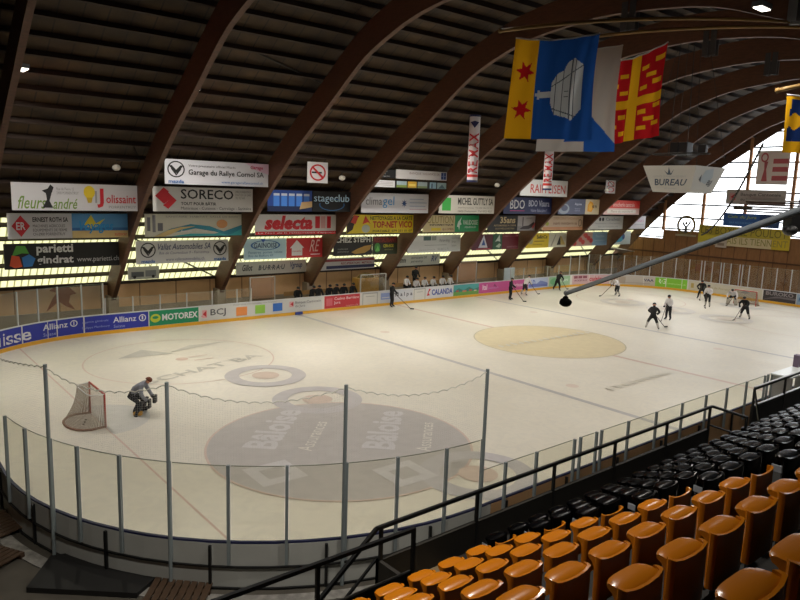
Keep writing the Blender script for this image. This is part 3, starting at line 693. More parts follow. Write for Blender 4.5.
sign(3, L(5)+2.6, L(5)+3.75, '#2f5a40', 'small dark green sign with leafy white mark', [('P',[(.2,.5),(.7,.95),(.8,.5),(.5,.55)],'#bfcfc0'), ('P',[(.3,.2),(.7,.4),(.9,.3),(.7,.1)],'#a8bfa8')])
sign(3, L(5)+3.78, RE[5]-.1, '#6a1c28', 'plain maroon banner with thin lettering lines', [('T','carrelages revetements de sols',.05,.8,.95,.9,'#b08088'), ('T','construction',.3,.1,.95,.24,'#b08088')])
# bay 6
sign(1, L(6), L(6)+3.9, '#51566e', 'slate blue banner with grey swirl', [('E',.2,.35,.2,.34,'#8a94a0'), ('E',.22,.4,.12,.2,'#51566e'), ('T','Ajoie',.58,.55,.85,.75,'#b9bfd0',.02), ('T','fenetres\nservices',.6,.2,.8,.42,'#9aa0b8')])
sign(1, L(6)+3.92, RE[6]-.02, '#cdbf9d', 'cream banner with orange animal shape', [('P',[(.15,.2),(.15,.6),(.3,.9),(.5,.8),(.62,.5),(.45,.15)],'#e09a20'), ('E',.35,.5,.14,.25,'#e8b040'), ('T','MB FM',.48,.42,.8,.62,'#5a5040',.02)])
sign(2, L(6)+.15, RE[6]+.05, '#d0b79a', 'peach banner with faint brown lettering and face mark', [('T','S BERGERAT-MONNIN',.25,.72,.88,.9,'#b58a6a'), ('T','marti montavon sa',.25,.38,.84,.58,'#8a5a4a',.01), ('R',0,0,1,.22,'#c99066'), ('O',.92,.5,.045,.26,.2,'#5a4038'), ('E',.1,.45,.04,.14,'#a8b04a')])
sign(3, L(6)+.0, L(6)+3.25, '#d8bc20', 'yellow banner with dark lettering near the foot of an arch', [('T','Sa&nCe',.45,.62,.93,.88,'#3a3a1a',.03), ('R',.35,.42,.8,.48,'#8a7a20'), ('T','Porrentruy',.3,.15,.7,.3,'#6a5a10'), ('E',.2,.5,.1,.25,'#a8a070')])
sign(3, L(6)+3.28, RE[6]-.1, '#c5c3b2', 'pale banner with black and gold triangle', [('P',[(.45,.15),(.62,.8),(.68,.15)],K), ('P',[(.62,.8),(.68,.15),(.95,.15),(.7,.75)],'#b09a5a'), ('P',[(.1,.1),(.35,.9),(.4,.9),(.18,.1)],'#8f8d84')])
# bay 7
ns2 = sign(0, 20.3, 21.75, '#d0cdd0', 'tall white no smoking sign right of the navy banner column', [('O',.5,.72,.36,.2,.25,'#b5262c'), ('O',.5,.28,.36,.2,.25,'#b5262c')], dz0=.45, dz1=.3)
ns2['category'] = 'sign'; ns2.name = 'no_smoking_sign'
sign(1, L(7)-.05, RE[7]-.02, '#c9a8a0', 'red and white banner high beside the last roof arch', [('R',0,.45,1,1,'#c23a30'), ('T','boucherie centrale',.25,.55,.85,.85,'#d8a8a0',.02), ('P',[(.85,1),(1,1),(1,.5)],'#b5201c'), ('R',.1,.1,.9,.35,'#cfcac0'), ('T','Place du marche 4',.2,.15,.8,.3,'#8a6a60')])
sign(2, L(7)+.0, RE[7]-.02, '#c8c8c2', 'white banner with two black roundels and small writing', [('E',.34,.75,.03,.14,K), ('E',.42,.75,.03,.14,K), ('T','Cavalletti',.5,.65,.9,.88,'#5a6070'), ('T','Menuiserie - Charpente',.2,.38,.9,.5,'#8a8e92'), ('T','Rte de Fontenais 66',.3,.15,.85,.26,'#8a8e92')])
sign(3, L(7)+.0, L(7)+3.4, '#b8958a', 'pinkish banner crowded with red flowers', [('E',.15+.13*i,.2+.09*((i*5)%7),.09,.17,'#b83a34') for i in range(7)]+[('E',.3,.75,.07,.12,'#d8a8a0'),('E',.6,.8,.08,.12,'#c04a40')])
sign(3, L(7)+3.42, RE[7]-.1, '#7d9ab0', 'dull blue banner beside the red flower banner', [('T','fleuriste',.2,.6,.8,.8,'#a8bccb'), ('R',.15,.35,.85,.4,'#9ab0c0')])
# bay 8
sign(2, 29.4, 32.9, '#cfc9cc', 'small white banner with pink lettering nearest the end window', [('T','fleurs',.5,.55,.9,.8,'#c87aa8'), ('R',.4,.3,.9,.36,'#b0b0b4')])
sign(3, 29.4, 33.0, '#c2cec8', 'white banner with blue wave blob nearest the end window', [('P',[(.2,.2),(.35,.6),(.6,.75),(.65,.4),(.5,.2)],'#3aa0bf'), ('E',.62,.6,.07,.22,'#1c4a80')])
b = MB(); V = [(29.6,16.2,3.55),(34.2,15.6,3.05),(34.2,16.9,2.75),(29.6,17.1,3.9)]
r = empty('tilted_white_sign', (32,16.6,3), 'tilted white panel lying under the last banner by the end window', 'advertising banner', 'advertising banners under the roof')
b.face(V); b.face([(x,y,z-.06) for x,y,z in V][::-1])
for i in range(4): b.face([V[i],V[(i+1)%4],tuple(Vector(V[(i+1)%4])-Vector((0,0,.06))),tuple(Vector(V[i])-Vector((0,0,.06)))])
local(r, b.build('panel', paint('#cfc9c4'), r))
b = MB(); b.face([(31.2,16.35,3.42),(32.6,16.2,3.27),(32.8,16.45,3.2),(31.4,16.6,3.4)]); local(r, b.build('lettering', RED, r))

# ------------------------------------------------------------------ dasher boards with adverts
bd = empty('rink_boards', (0, RY, 0), 'white curved rink boards with adverts around the whole ice', 'rink boards')
def bpart(name, s0, s1, o0, o1, z0, z1, m, ds=.7):
    b = MB(); sweep(b, s0, s1, o0, o1, z0, z1, ds); return local(bd, b.build(name, m, bd))
BWHITE = mat('board_white', '#d4d2cc', .45, var=.06, scale=.8)
bpart('board_face', 0, PER, 0.0, .03, 0.0, 1.12, BWHITE)
bpart('kick_strip', 0, PER, -.02, -.002, 0.0, .2, mat('kick_yellow', '#d9a42c', .5), .7)
bpart('cap_rail', S_NEAR1-43+.001, PER-.001, -.025, .045, 1.12, 1.165, paint('#1b2048'))
bpart('cap_rail', 0, S_NEAR1-43, -.03, .06, 1.12, 1.17, paint('#c9cace'))
GREYP = mat('outer_grey_panel', '#a9aaa5', .5, var=.12, scale=1.0); BROWNP = mat('outer_brown_panel', '#b08a62', .55, var=.2, scale=1.0)
bpart('outer_panel', S_NEAR1-.5, PER, .035, .05, .09, 1.118, GREYP)
bpart('outer_panel', S_NEAR0+6, S_NEAR1-.52, .035, .05, .09, 1.118, BROWNP)
bpart('outer_rail', S_NEAR1-.5, PER, .052, .10, .585, .62, RAILM)
bpart('outer_rail', S_NEAR0+6, PER, .052, .10, .09, .13, RAILM)
s = PER-1
while s > S_NEAR0+6:
    p, n = rim(s, .08); t = Vector((-n.y, n.x)); b = MB(); b.obox((p.x,p.y,.58), (t.x,t.y,0), (n.x,n.y,0), (0,0,1), (.03,.03,.5)); s -= 2.45
    local(bd, b.build('outer_post', RAILM, bd))
def ad(s0, s1, bg, label, elems, z0=.21, z1=1.11):
    b = MB(); n = max(1, int((s1-s0)/.5)); off = -.006
    b.grid(lambda u, v: (*rim(s0+u*(s1-s0), off)[0], z0+v*(z1-z0)), n, 1)
    o = local(bd, b.build('advert_panel', paint(bg), bd)); o['label'] = label
    art(elems, s1-s0, z1-z0, lambda a, c, f: (*rim(s0+a, -.006-f)[0], z0+c), o, .003, .5)
AB = '#27329a'
ad(8.0, 20.05, AB, 'royal blue advert panel curving round the left corner', [
    ('T','Suisse',.375,.12,.628,.88,Wt,.02), ('T','Allianz',.685,.5,.80,.86,Wt,.01), ('T','Suisse',.685,.14,.745,.34,'#9aa4d8'), ('O',.828,.68,.017,.2,.25,Wt), ('R',.826,.56,.83,.8,Wt),
    ('T','Agence générale',.865,.56,.985,.74,'#8f9ad4'), ('T','Philippe Mamboury',.865,.2,.99,.38,'#8f9ad4')])
ad(20.05, 22.15, AB, 'royal blue advert panel left of the green one', [('T','Allianz',.04,.45,.66,.82,Wt,.01), ('T','Suisse',.05,.12,.35,.32,'#9aa4d8'), ('O',.83,.62,.1,.23,.25,Wt), ('R',.81,.5,.85,.75,Wt)])
ad(22.2, 25.25, '#17855a', 'green advert panel with white capitals', [('E',.12,.5,.1,.28,'#b9c030'), ('E',.12,.55,.06,.1,'#17855a'), ('T','MOTOREX',.25,.3,.98,.74,Wt,.03)])
ad(25.35, 34.35, '#c9c9c6', 'white advert panel with three coloured squares', [
    ('P',[(.008,.3),(.035,.65),(.035,.3)],'#c4202c'), ('R',.015,.2,.05,.75,'#d8a0a0'), ('P',[(.045,.25),(.018,.48),(.045,.7)],'#b5202c'), ('T','BCJ',.075,.2,.19,.78,'#4a4a4e',.01),
    ('T','Pour tous vos projets, une banque',.25,.86,.6,.98,'#8a8a8a'),
    ('R',.27,.12,.355,.75,'#dd8a4a'), ('R',.42,.15,.5,.78,'#8fc04a'), ('R',.565,.2,.645,.8,'#2f66b8'),
    ('R',.705,.4,.74,.82,'#d8a0a0'), ('P',[(.74,.45),(.712,.62),(.74,.8)],'#b5202c'), ('T','Banque Cantonale\ndu Jura',.755,.3,.985,.82,'#6a6a70')])
ad(34.55, 37.65, '#b8343c', 'red advert panel by the black clad bench', [('R',.05,.2,.22,.8,'#c86068'), ('T','Casino Barrière\nJura',.26,.25,.97,.85,'#e0c8c8',.01), ('T','casino.ch',.6,.06,.95,.18,'#d8a8a8')])
ad(39.55, 42.8, '#c4c6cc', 'white advert panel behind the lone figure in black', [('R',.02,.3,.3,.85,'#8a9ac8'), ('R',.05,.42,.27,.5,'#c4c6cc'), ('T','K N a l p a',.3,.35,.98,.8,'#4a4a52',.02)])
ad(44.2, 47.15, '#cfd0d4', 'white advert panel with blue capitals', [('P',[(.02,.25),(.1,.9),(.16,.85),(.08,.5),(.14,.3)],'#c4303a'), ('T','CALANDA',.2,.28,.98,.8,'#27409a',.03)])
ad(47.2, 50.2, '#4a9a9a', 'teal advert panel with green meadow and village', [('R',0,0,1,.35,'#6a9a4a'), ('P',[(0,.35),(.2,.7),(.4,.45),(.6,.75),(.8,.5),(1,.65),(1,.35)],'#3a7a70'), ('R',.1,.35,.2,.5,'#b05048'), ('R',.35,.3,.5,.45,'#c07a5a'), ('R',.6,.35,.72,.5,'#b05048'), ('R',.8,.3,.9,.42,'#c8b8a0')])
ad(50.2, 56.65, '#c0508f', 'long magenta advert panel', [('T','Ital',.07,.3,.16,.82,'#e8c8d8',.03), ('T','piscines.ch',.18,.3,.38,.55,'#b880b0',.01), ('P',[(.28,.6),(.3,.85),(.35,.5)],'#8a3a6a'), ('T','Niederhauser',.6,.35,.9,.7,'#e0b0c8',.02)])
ad(56.65, 59.5, '#b9c4dc', 'pale advert panel with violet blue lettering', [('R',.02,.1,.98,.45,'#6a78b8'), ('T','AD',.08,.3,.35,.85,'#5a68b0',.03), ('P',[(.4,.4),(.6,.75),(.95,.5),(.9,.3)],'#7a88c0')])
ad(59.65, 62.85, '#9abf9a', 'pale green advert panel', [('E',.25,.5,.2,.35,'#6fae7a'), ('T','JUBIN',.45,.35,.9,.7,'#d0e0d0',.03)])
ad(63.15, 67.6, '#c9a9ac', 'pinkish white advert panel with red lettering', [('R',.05,.62,.45,.9,'#8a4a5a'), ('T','FROIDEVAUX',.08,.3,.45,.5,'#7a4a5a',.02), ('T','cuisines',.5,.3,.95,.8,'#b84048',.03)])
ad(67.7, 72.0, '#bcb4ac', 'pale advert panel with dark letters left of the lime panel', [('R',.02,.1,.35,.85,'#a89a8c'), ('T','VAA',.75,.45,.97,.75,'#4a4a70',.03), ('R',.3,.2,.9,.25,'#9a948c')])
ad(72.0, 75.0, '#7dbf35', 'lime green advert panel with white letters', [('T','RG',.06,.35,.35,.88,'#d8e8c8',.03,.1), ('T','constructions.ch',.36,.35,.95,.55,'#b9dc90',.01)])
ad(75.1, 81.9, '#c4bfae', 'cream advert panel behind the right goal', [('R',.03,.25,.08,.75,'#b09a5a'), ('T','Municipalite de Porrentruy',.12,.35,.65,.65,'#a8a080',.01), ('P',[(.72,.4),(.78,.7),(.85,.5),(.8,.35)],'#8a8f9a')])
ad(82.0, 84.7, '#3b3638', 'dark charcoal advert panel right of the far goal', [('T','BUROKO',.08,.55,.92,.92,'#8a8486',.03), ('P',[(0,.1),(.5,.35),(1,.3),(1,.5),(.4,.5)],'#6a6468')])
ad(84.75, 86.4, '#8fa8c0', 'pale blue advert panel at the right edge', [('T','H2O',.1,.3,.8,.7,'#3a68a0',.03)])
# gate in the boards by the benches
for s0, s1 in ((37.9, 39.3), (42.9, 44.1)):
    b = MB()
    for q in (s0, s1-.05): sweep(b, q, q+.05, -.012, -.002, .21, 1.1)
    sweep(b, s0, s1, -.012, -.002, 1.02, 1.08); sweep(b, s0+.3, s1-.3, -.02, -.002, .8, .84)
    o = local(bd, b.build('bench_gate', paint('#9a9a98'), bd)); o['label'] = 'gate outlined in the white boards'
# blue puck-like box on the kick strip at the blue line
tag(MB().box((-8.9, 14.55, .02), (-8.35, 14.66, .2)).build('line_marker', paint('#2c3f8a')), 'small dark blue marker block at the foot of the far boards', 'marker')

# ------------------------------------------------------------------ glass screens
def screen(name, posts, z0, z1, label, pane_end=None, post_m=STEEL, pw=.032, skip=(), drop=.5):
    p0, _ = rim(posts[0], .03); r = empty(name, (p0.x, p0.y, z0), label, 'glass screen')
    for s in posts:
        p, n = rim(s, .07); t = Vector((-n.y, n.x)); b = MB()
        b.obox((p.x+n.x*.025,p.y+n.y*.025,(z1+z0-drop)/2), (t.x,t.y,0), (n.x,n.y,0), (0,0,1), (pw,.035,(z1-z0+drop)/2))
        local(r, b.build('post', post_m, r))
    for i, (a, c) in enumerate(zip(posts, posts[1:])):
        if i in skip or c-a < .3: continue
        b = MB(); sweep(b, a+.05, c-.05, .05, .062, z0+.01, z1-.02, .6)
        o = local(r, b.build('glass_pane', GLASS, r))
    b = MB()
    for i, (a, c) in enumerate(zip(posts, posts[1:])):
        if c-a >= .3: sweep(b, a+.05, c-.05, .05, .062, z1-.035, z1-.018, .6)
    local(r, b.build('glass_edge', mat('glass_edge', '#8f9484', .4), r))
    return r
far_l = [12.2, 13.6, 14.9, 16.1, 17.2, 18.5, 19.65]
screen('glass_screen', [7.6, 9.2, 10.7]+far_l, 1.17, 2.92, 'tall glass screen behind the blue panels in the left corner', post_m=ALU, pw=.035)
screen('glass_screen', [19.75, 21.3, 22.9, 24.55, 26.2, 27.9, 28.9], 1.17, 2.05, 'low glass screen behind the green and white panels on the far side', post_m=ALU, pw=.03)
screen('glass_screen', [54.3, 56.05, 57.75, 59.45, 61.15, 62.8], 1.17, 2.15, 'low glass screen on the far side right of the magenta panel', post_m=ALU, pw=.03)
screen('glass_screen', [62.85, 64.1, 65.25, 66.5, 67.75, 68.95, 70.1, 71.4, 72.55, 73.75, 75.0, 76.15, 76.45, 77.2, 78.0, 78.25, 78.9, 79.7, 79.95, 80.55, 81.75, 82.9, 84.1, 85.4, 86.7, 88],
       1.17, 3.1, 'tall glass screen round the far right end of the rink', post_m=ALU, pw=.035)
near_x = [-20.58, -19.39, -17.78, -17.51, -16.76, -16.52, -15.15, -13.59, -12.0, -10.4, -8.88, -7.34, -5.77, -5.5, -5.13, -4.81, -3.2, -1.6, 0, 1.6]
screen('glass_screen', sorted(s_near(x) for x in near_x)+[s_near(-21.45)-.02], 1.17, 2.12, 'low glass screen along the near side in front of the stand')
corner = [(-22.56,-14.7),(-23.8,-14.48),(-24.9,-14.1),(-26.05,-13.58),(-27.05,-12.87),(-27.92,-11.94),(-28.67,-11.03),(-29.27,-10.03),(-29.56,-9.18),(-29.91,-8.18),(-30.08,-6.96)]
cs = [s_near(-21.45)]+[s_corner(*c) for c in corner]
screen('glass_screen', cs, 1.17, 2.9, 'tall glass screen curving round the near left corner')
# safety net on tall poles
nr = empty('safety_net', (-26, -13.5, 2.9), 'fine safety net strung between four tall poles above the near left glass', 'safety net')
npos = [cs[0], s_corner(-24.9,-13.97), s_corner(-27.92,-11.94), s_corner(-29.56,-9.18)]
for s in npos:
    p, n = rim(s, .12); b = MB(); b.tube([(p.x,p.y,.1),(p.x,p.y,4.62)], .042, 8); local(nr, b.build('pole', STEEL, nr))
NET = mesh_net('white_netting', '#dcdcd6', .055, .0018)
def net_top(s):
    for a, c in zip(npos, npos[1:]):
        if a <= s <= c: u = (s-a)/(c-a); return 4.56-.38*4*u*(1-u)*(.75 if c-a < 4 else 1)
    return 4.3
b = MB(); uvs = []
S0, S1 = npos[0], npos[-1]+4.0
def netpt(u, v):
    s = S0+(S1-S0)*u; p, n = rim(s, .12); zt = net_top(s) if s <= npos[-1] else 4.56-.1*(s-npos[-1]); return (p.x, p.y, 2.88+(zt-2.88)*v)
F = b.grid(netpt, 72, 6)
uvl = b.bm.loops.layers.uv.new('UVMap')
for k, f in enumerate(F):
    i, j = divmod(k, 6)
    for lp, (di, dj) in zip(f.loops, ((0,0),(1,0),(1,1),(0,1))): lp[uvl].uv = ((i+di)/72*(S1-S0), (j+dj)/6*1.7)
o = b.build('netting', NET, nr); local(nr, o); o['kind'] = 'stuff'
b = MB(); pts = []
nsc = 60
for i in range(nsc*4+1):
    s = S0+(S1-S0)*i/(nsc*4); q = netpt((s-S0)/(S1-S0), 1); pts.append((q[0], q[1], q[2]+.035*abs(math.sin(PI*i/4))-.02))
b.tube(pts, .014, 5); local(nr, b.build('top_rope', paint('#c9c7be'), nr))

# ------------------------------------------------------------------ goals
def goal(x, y, face, label):
    r = empty('hockey_goal', (x, y, 0), label, 'goal', rz=0 if face > 0 else PI)
    GR = mat('goal_red', '#b03a2c', .4)
    for sy in (-1, 1): MB().tube([(0, sy*.92, 0), (0, sy*.92, 1.22)], .035, 8).build('goal_post', GR, r)
    MB().tube([(0,-.92,1.22), (0,.92,1.22)], .035, 8).build('crossbar', GR, r)
    base = [(0,-.92,.04)]+[(-1.12*math.sin(PI*i/12)**.6, -.98*math.cos(PI*i/12)*1.06, .04) for i in range(1, 12)]+[(0,.92,.04)]
    MB().tube(base, .04, 8).build('base_frame', mat('goal_base', '#8f6a55', .5), r)
    topf = [(0,-.92,1.22),(-.42,-.80,1.2),(-.5,-.5,1.2),(-.5,.5,1.2),(-.42,.80,1.2),(0,.92,1.22)]
    MB().tube(topf, .02, 6).build('top_frame', WHITE, r)
    N2 = mesh_net('goal_netting', '#9a8d7e', .045, .014)
    b = MB(); n = 24
    def P(u, v):
        i = u*n; th = PI*u; bx = (-1.12*max(math.sin(th), 0)**.6, -.98*math.cos(th)*1.06*(1 if .04 < u < .96 else .94), .05)
        tx = (-.5*min(1, max(math.sin(th), 0)*1.6), -.92*math.cos(th) if .12 < u < .88 else -.92*math.cos(th), 1.2)
        sag = -.12*math.sin(PI*v)*math.sin(th)
        return (bx[0]*(1-v)+tx[0]*v - sag, bx[1]*(1-v)+tx[1]*v, bx[2]*(1-v)+tx[2]*v)
    F = b.grid(P, n, 8); uvl = b.bm.loops.layers.uv.new('UVMap')
    for k, f in enumerate(F):
        i, j = divmod(k, 8)
        for lp, (di, dj) in zip(f.loops, ((0,0),(1,0),(1,1),(0,1))): lp[uvl].uv = ((i+di)/n*3.4, (j+dj)/8*1.35)
    F = b.grid(lambda u, v: (-.5*v, -.92+1.84*u, 1.215-.01*v), 8, 2)
    for k, f in enumerate(F):
        i, j = divmod(k, 2)
        for lp, (di, dj) in zip(f.loops, ((0,0),(1,0),(1,1),(0,1))): lp[uvl].uv = ((i+di)/8*1.84, (j+dj)/2*.5)
    b.build('goal_net', N2, r, smooth=True)
    # inside floor lacing
    b = MB()
    for i in range(3): b.ell((-.35-.1*i, .2-.22*i, .035), (.045,.045,.02), 8, 5)
    if face > 0: o = b.build('puck', BLACK, r)
    return r
goal(-26.0, 0, 1, 'red framed hockey goal at the near left end with sagging white net')
goal(26.7, .2, -1, 'hockey goal at the far right end behind the white goaltender')

# ------------------------------------------------------------------ people
def figure(J, R, mats, name='body'):
    """continuous skinned body. J: joints, R: radii; limbs joined in one surface; clothing colours by nearest limb"""
    names = list(J); idx = {n: i for i, n in enumerate(names)}
    E_ = [('pelvis','belly','P'),('belly','chest','J'),('chest','neck','J'),('neck','head','S'),('head','crown','S'),
          ('chest','shL','J'),('shL','elL','J'),('elL','wrL','J'),('wrL','haL','G'),
          ('chest','shR','J'),('shR','elR','J'),('elR','wrR','J'),('wrR','haR','G'),
          ('pelvis','hiL','P'),('hiL','knL','P'),('knL','anL','K'),('anL','toL','F'),
          ('pelvis','hiR','P'),('hiR','knR','P'),('knR','anR','K'),('anR','toR','F')]
    for h in 'LR':
        if 'th'+h in J: E_.append(('wr'+h, 'th'+h, 'G'))
    me = D.meshes.new('sk'); me.from_pydata([J[n] for n in names], [(idx[a], idx[c]) for a, c, _ in E_], [])
    ob = D.objects.new('sk', me); COL.objects.link(ob)
    md = ob.modifiers.new('s', 'SKIN'); ss = ob.modifiers.new('u', 'SUBSURF'); ss.levels = 1; md.use_smooth_shade = True
    for n in names:
        v = me.skin_vertices[0].data[idx[n]]; v.radius = (R[n], R[n]); v.use_root = (n == 'pelvis')
    bpy.context.view_layer.update(); dg = bpy.context.evaluated_depsgraph_get()
    out = D.meshes.new_from_object(ob.evaluated_get(dg)); D.objects.remove(ob); D.meshes.remove(me)
    out.name = name
    keys = ['S','J','P','K','F','G']; out.materials.clear()
    for k in keys: out.materials.append(mats[k])
    for p in out.polygons:
        c = Vector(p.center); best = None
        for a, d, k in E_:
            A, B = Vector(J[a]), Vector(J[d]); t = max(0, min(1, (c-A).dot(B-A)/max((B-A).length_squared, 1e-9)))
            q = (c-(A+(B-A)*t)).length/((R[a]+R[d])/2)
            if best is None or q < best[0]: best = (q, k)
        p.material_index = keys.index(best[1]); p.use_smooth = True
    return out
BR = dict(pelvis=.17, belly=.165, chest=.19, neck=.075, head=.105, crown=.07)
for h in 'LR': BR.update({'sh'+h:.105,'el'+h:.075,'wr'+h:.06,'ha'+h:.07,'hi'+h:.135,'kn'+h:.1,'an'+h:.07,'to'+h:.05,'th'+h:.03})
def pose(kind, v=0.0):
    J = {}
    if kind == 'skate':     # knees bent, leaning forward, stick out front
        ln = .18+.12*v; sp = .16+.16*v
        J.update(pelvis=(-.05,0,.88), belly=(.02,0,1.05), chest=(ln,0,1.28), neck=(ln+.12,0,1.45), head=(ln+.2,0,1.58), crown=(ln+.22,0,1.68))
        J.update(shL=(ln,.22,1.36), elL=(ln+.18,.34,1.15), wrL=(ln+.42,.24,1.05), haL=(ln+.48,.2,1.0), shR=(ln,-.22,1.36), elR=(ln+.02,-.38,1.14), wrR=(ln+.24,-.28,.98), haR=(ln+.3,-.25,.94))
        J.update(hiL=(-.03,.12,.84), knL=(.2,.16+sp/2,.5), anL=(-.02,.12+sp,.14), toL=(.2,.15+sp,.06), hiR=(-.03,-.12,.84), knR=(.12-.25*v,-.14-sp/2,.48), anR=(-.1-.35*v,-.12-sp,.14+.05*v), toR=(.1-.35*v,-.16-sp,.06+.02*v))
    elif kind == 'stand':
        J.update(pelvis=(0,0,.98), belly=(.02,0,1.15), chest=(.05,0,1.4), neck=(.08,0,1.56), head=(.12,0,1.7), crown=(.12,0,1.8))
        J.update(shL=(.04,.21,1.47), elL=(.1,.3,1.22), wrL=(.34,.2,1.08), haL=(.4,.17,1.05), shR=(.04,-.21,1.47), elR=(.02,-.32,1.2), wrR=(.2,-.28,1.0), haR=(.25,-.26,.95))
        J.update(hiL=(0,.11,.93), knL=(.06,.14,.52), anL=(0,.16+.1*v,.13), toL=(.2,.2+.1*v,.06), hiR=(0,-.11,.93), knR=(.05,-.14,.52), anR=(-.03,-.16-.1*v,.13), toR=(.17,-.2-.1*v,.06))
    elif kind == 'sit':
        J.update(pelvis=(0,0,.55), belly=(.03,0,.72), chest=(.1+.1*v,0,.97), neck=(.15+.12*v,0,1.12), head=(.2+.14*v,0,1.25), crown=(.2+.15*v,0,1.35))
        J.update(shL=(.1+.1*v,.2,1.04), elL=(.2,.28,.8), wrL=(.38,.2,.66), haL=(.44,.17,.64), shR=(.1+.1*v,-.2,1.04), elR=(.2,-.28,.8), wrR=(.38,-.2,.66), haR=(.44,-.17,.64))
        J.update(hiL=(.05,.12,.54), knL=(.45,.16,.52), anL=(.46,.16,.13), toL=(.64,.17,.06), hiR=(.05,-.12,.54), knR=(.45,-.16,.52), anR=(.46,-.16,.13), toR=(.64,-.17,.06))
    elif kind == 'goalie':
        J.update(pelvis=(-.28,0,.78), belly=(-.12,0,.92), chest=(.15,0,1.1), neck=(.3,0,1.2), head=(.4,0,1.28), crown=(.45,0,1.37))
        J.update(shL=(.17,.24,1.14), elL=(.26,.38,.84), wrL=(.42,.34,.62), haL=(.5,.3,.55), shR=(.17,-.24,1.14), elR=(.26,-.38,.84), wrR=(.42,-.34,.62), haR=(.5,-.3,.55))
        J.update(hiL=(-.24,.14,.74), knL=(.12,.26,.5), anL=(-.06,.32,.15), toL=(.18,.36,.06), hiR=(-.24,-.14,.74), knR=(.12,-.26,.5), anR=(-.06,-.32,.15), toR=(.18,-.36,.06))
    for h, s in (('L',1),('R',-1)):
        a = J['ha'+h]; J['th'+h] = (a[0]-.02, a[1]-s*.09, a[2]+.05)
    return J
_FM = {}
C_BLK = mat('jersey_black', '#121214', .85, var=.2, scale=9); C_WHT = mat('jersey_white', '#d6d3d4', .85, var=.12, scale=9)
C_PNT = mat('pants_dark', '#17181c', .8); C_SOCKW = mat('sock_white', '#aaa59c', .85); C_SOCKB = mat('sock_dark', '#23232a', .85)
C_GRY = mat('jersey_grey', '#8b8e98', .85, var=.2, scale=9); C_SKT = mat('skate_black', '#0d0d0e', .5)
def mats_for(team):
    if team == 'white': return dict(S=SKIN, J=C_WHT, P=C_PNT, K=C_SOCKW, F=C_SKT, G=C_PNT)
    if team == 'white2': return dict(S=SKIN, J=C_WHT, P=C_PNT, K=C_SOCKB, F=C_SKT, G=C_PNT)
    if team == 'black': return dict(S=SKIN, J=C_BLK, P=C_BLK, K=C_SOCKW, F=C_SKT, G=C_PNT)
    if team == 'allblack': return dict(S=SKIN, J=C_BLK, P=C_BLK, K=C_SOCKB, F=C_SKT, G=C_PNT)
    if team == 'grey': return dict(S=SKIN, J=C_GRY, P=C_PNT, K=C_SOCKB, F=C_SKT, G=C_PNT)
def person(kind, v, team, loc, ang, label, helmet='#1a1a1c', group=None, stick=None, slabel=None, sc=1.0):
    key = (kind, v, team)
    J = pose(kind, v)
    if key not in _FM: _FM[key] = figure(J, BR, mats_for(team))
    r = empty('person', loc, label, 'person', group, rz=ang); r.scale = (sc, sc, sc)
    link('body', _FM[key], r)
    hd = Vector(J['head']); cr = Vector(J['crown']); nk = Vector(J['neck']); up = (cr-nk).normalized()
    b = MB(); b.ell(hd+up*.045+Vector((-.015,0,.01)), (.135,.12,.115), 14, 9)
    for vv in [q for q in b.bm.verts if (q.co-(hd+up*.02)).dot(up) < -.015]: b.bm.verts.remove(vv)
    b.build('helmet' if helmet != 'hair' else 'hair', paint(helmet) if helmet != 'hair' else mat('red_hair', '#7a4026', .8, var=.4, scale=30, bump=.4), r, smooth=True)
    b = MB(); b.ell(hd+Vector((.1,0,-.01)), (.025,.016,.025), 6, 5)
    for s in (-1, 1): b.ell(hd+Vector((-.01, s*.105, 0)), (.02,.012,.03), 6, 5)
    b.build('face_features', SKIN, r, smooth=True)
    b = MB()
    for h in 'LR':
        if kind != 'sit':
            a = Vector(J['an'+h]); t = Vector(J['to'+h]); d = (t-a); d.z = 0; d.normalize(); m_ = (a+t)/2; b.obox((m_.x, m_.y, .025), d, d.cross(Vector((0,0,1))), (0,0,1), (.15,.006,.022))
    if len(b.bm.verts): b.build('skate_blade', ALU, r)
    else: b.bm.free()
    if stick:
        M = Matrix.Translation(loc) @ Matrix.Rotation(ang, 4, 'Z') @ Matrix.Diagonal((sc,sc,sc,1))
        a = M @ Vector(J['haR']); c = M @ Vector(J['haL']); tip = M @ Vector((stick[0], stick[1], .05))
        hold = (a+c)/2; top = hold+(hold-tip).normalized()*.35
        st = empty('hockey_stick', (tip.x, tip.y, .0), slabel, 'hockey stick', 'sticks held on the ice')
        b = MB(); b.bar(top, tip, .03, .035); local(st, b.build('shaft', paint('#4a3a2c'), st))
        dd = (tip-hold); dd.z = 0; dd.normalize(); pr = Vector((-dd.y, dd.x, 0))
        b = MB(); b.obox(tip+dd*.12+Vector((0,0,0)), (dd+pr*.4).normalized(), (pr-dd*.4).normalized(), (0,0,1), (.15,.012,.045)); local(st, b.build('blade', BLACK, st))
    return r
def ang_of(a, deg): return math.radians(deg)
A_ = math.radians
person('goalie', 0, 'grey', (-24.55,-.05,0), A_(-38), 'crouching person in grey top, dark trousers and leg pads near the left goal', helmet='hair')
gl = [o for o in D.objects if o.name.startswith('person')][-1]
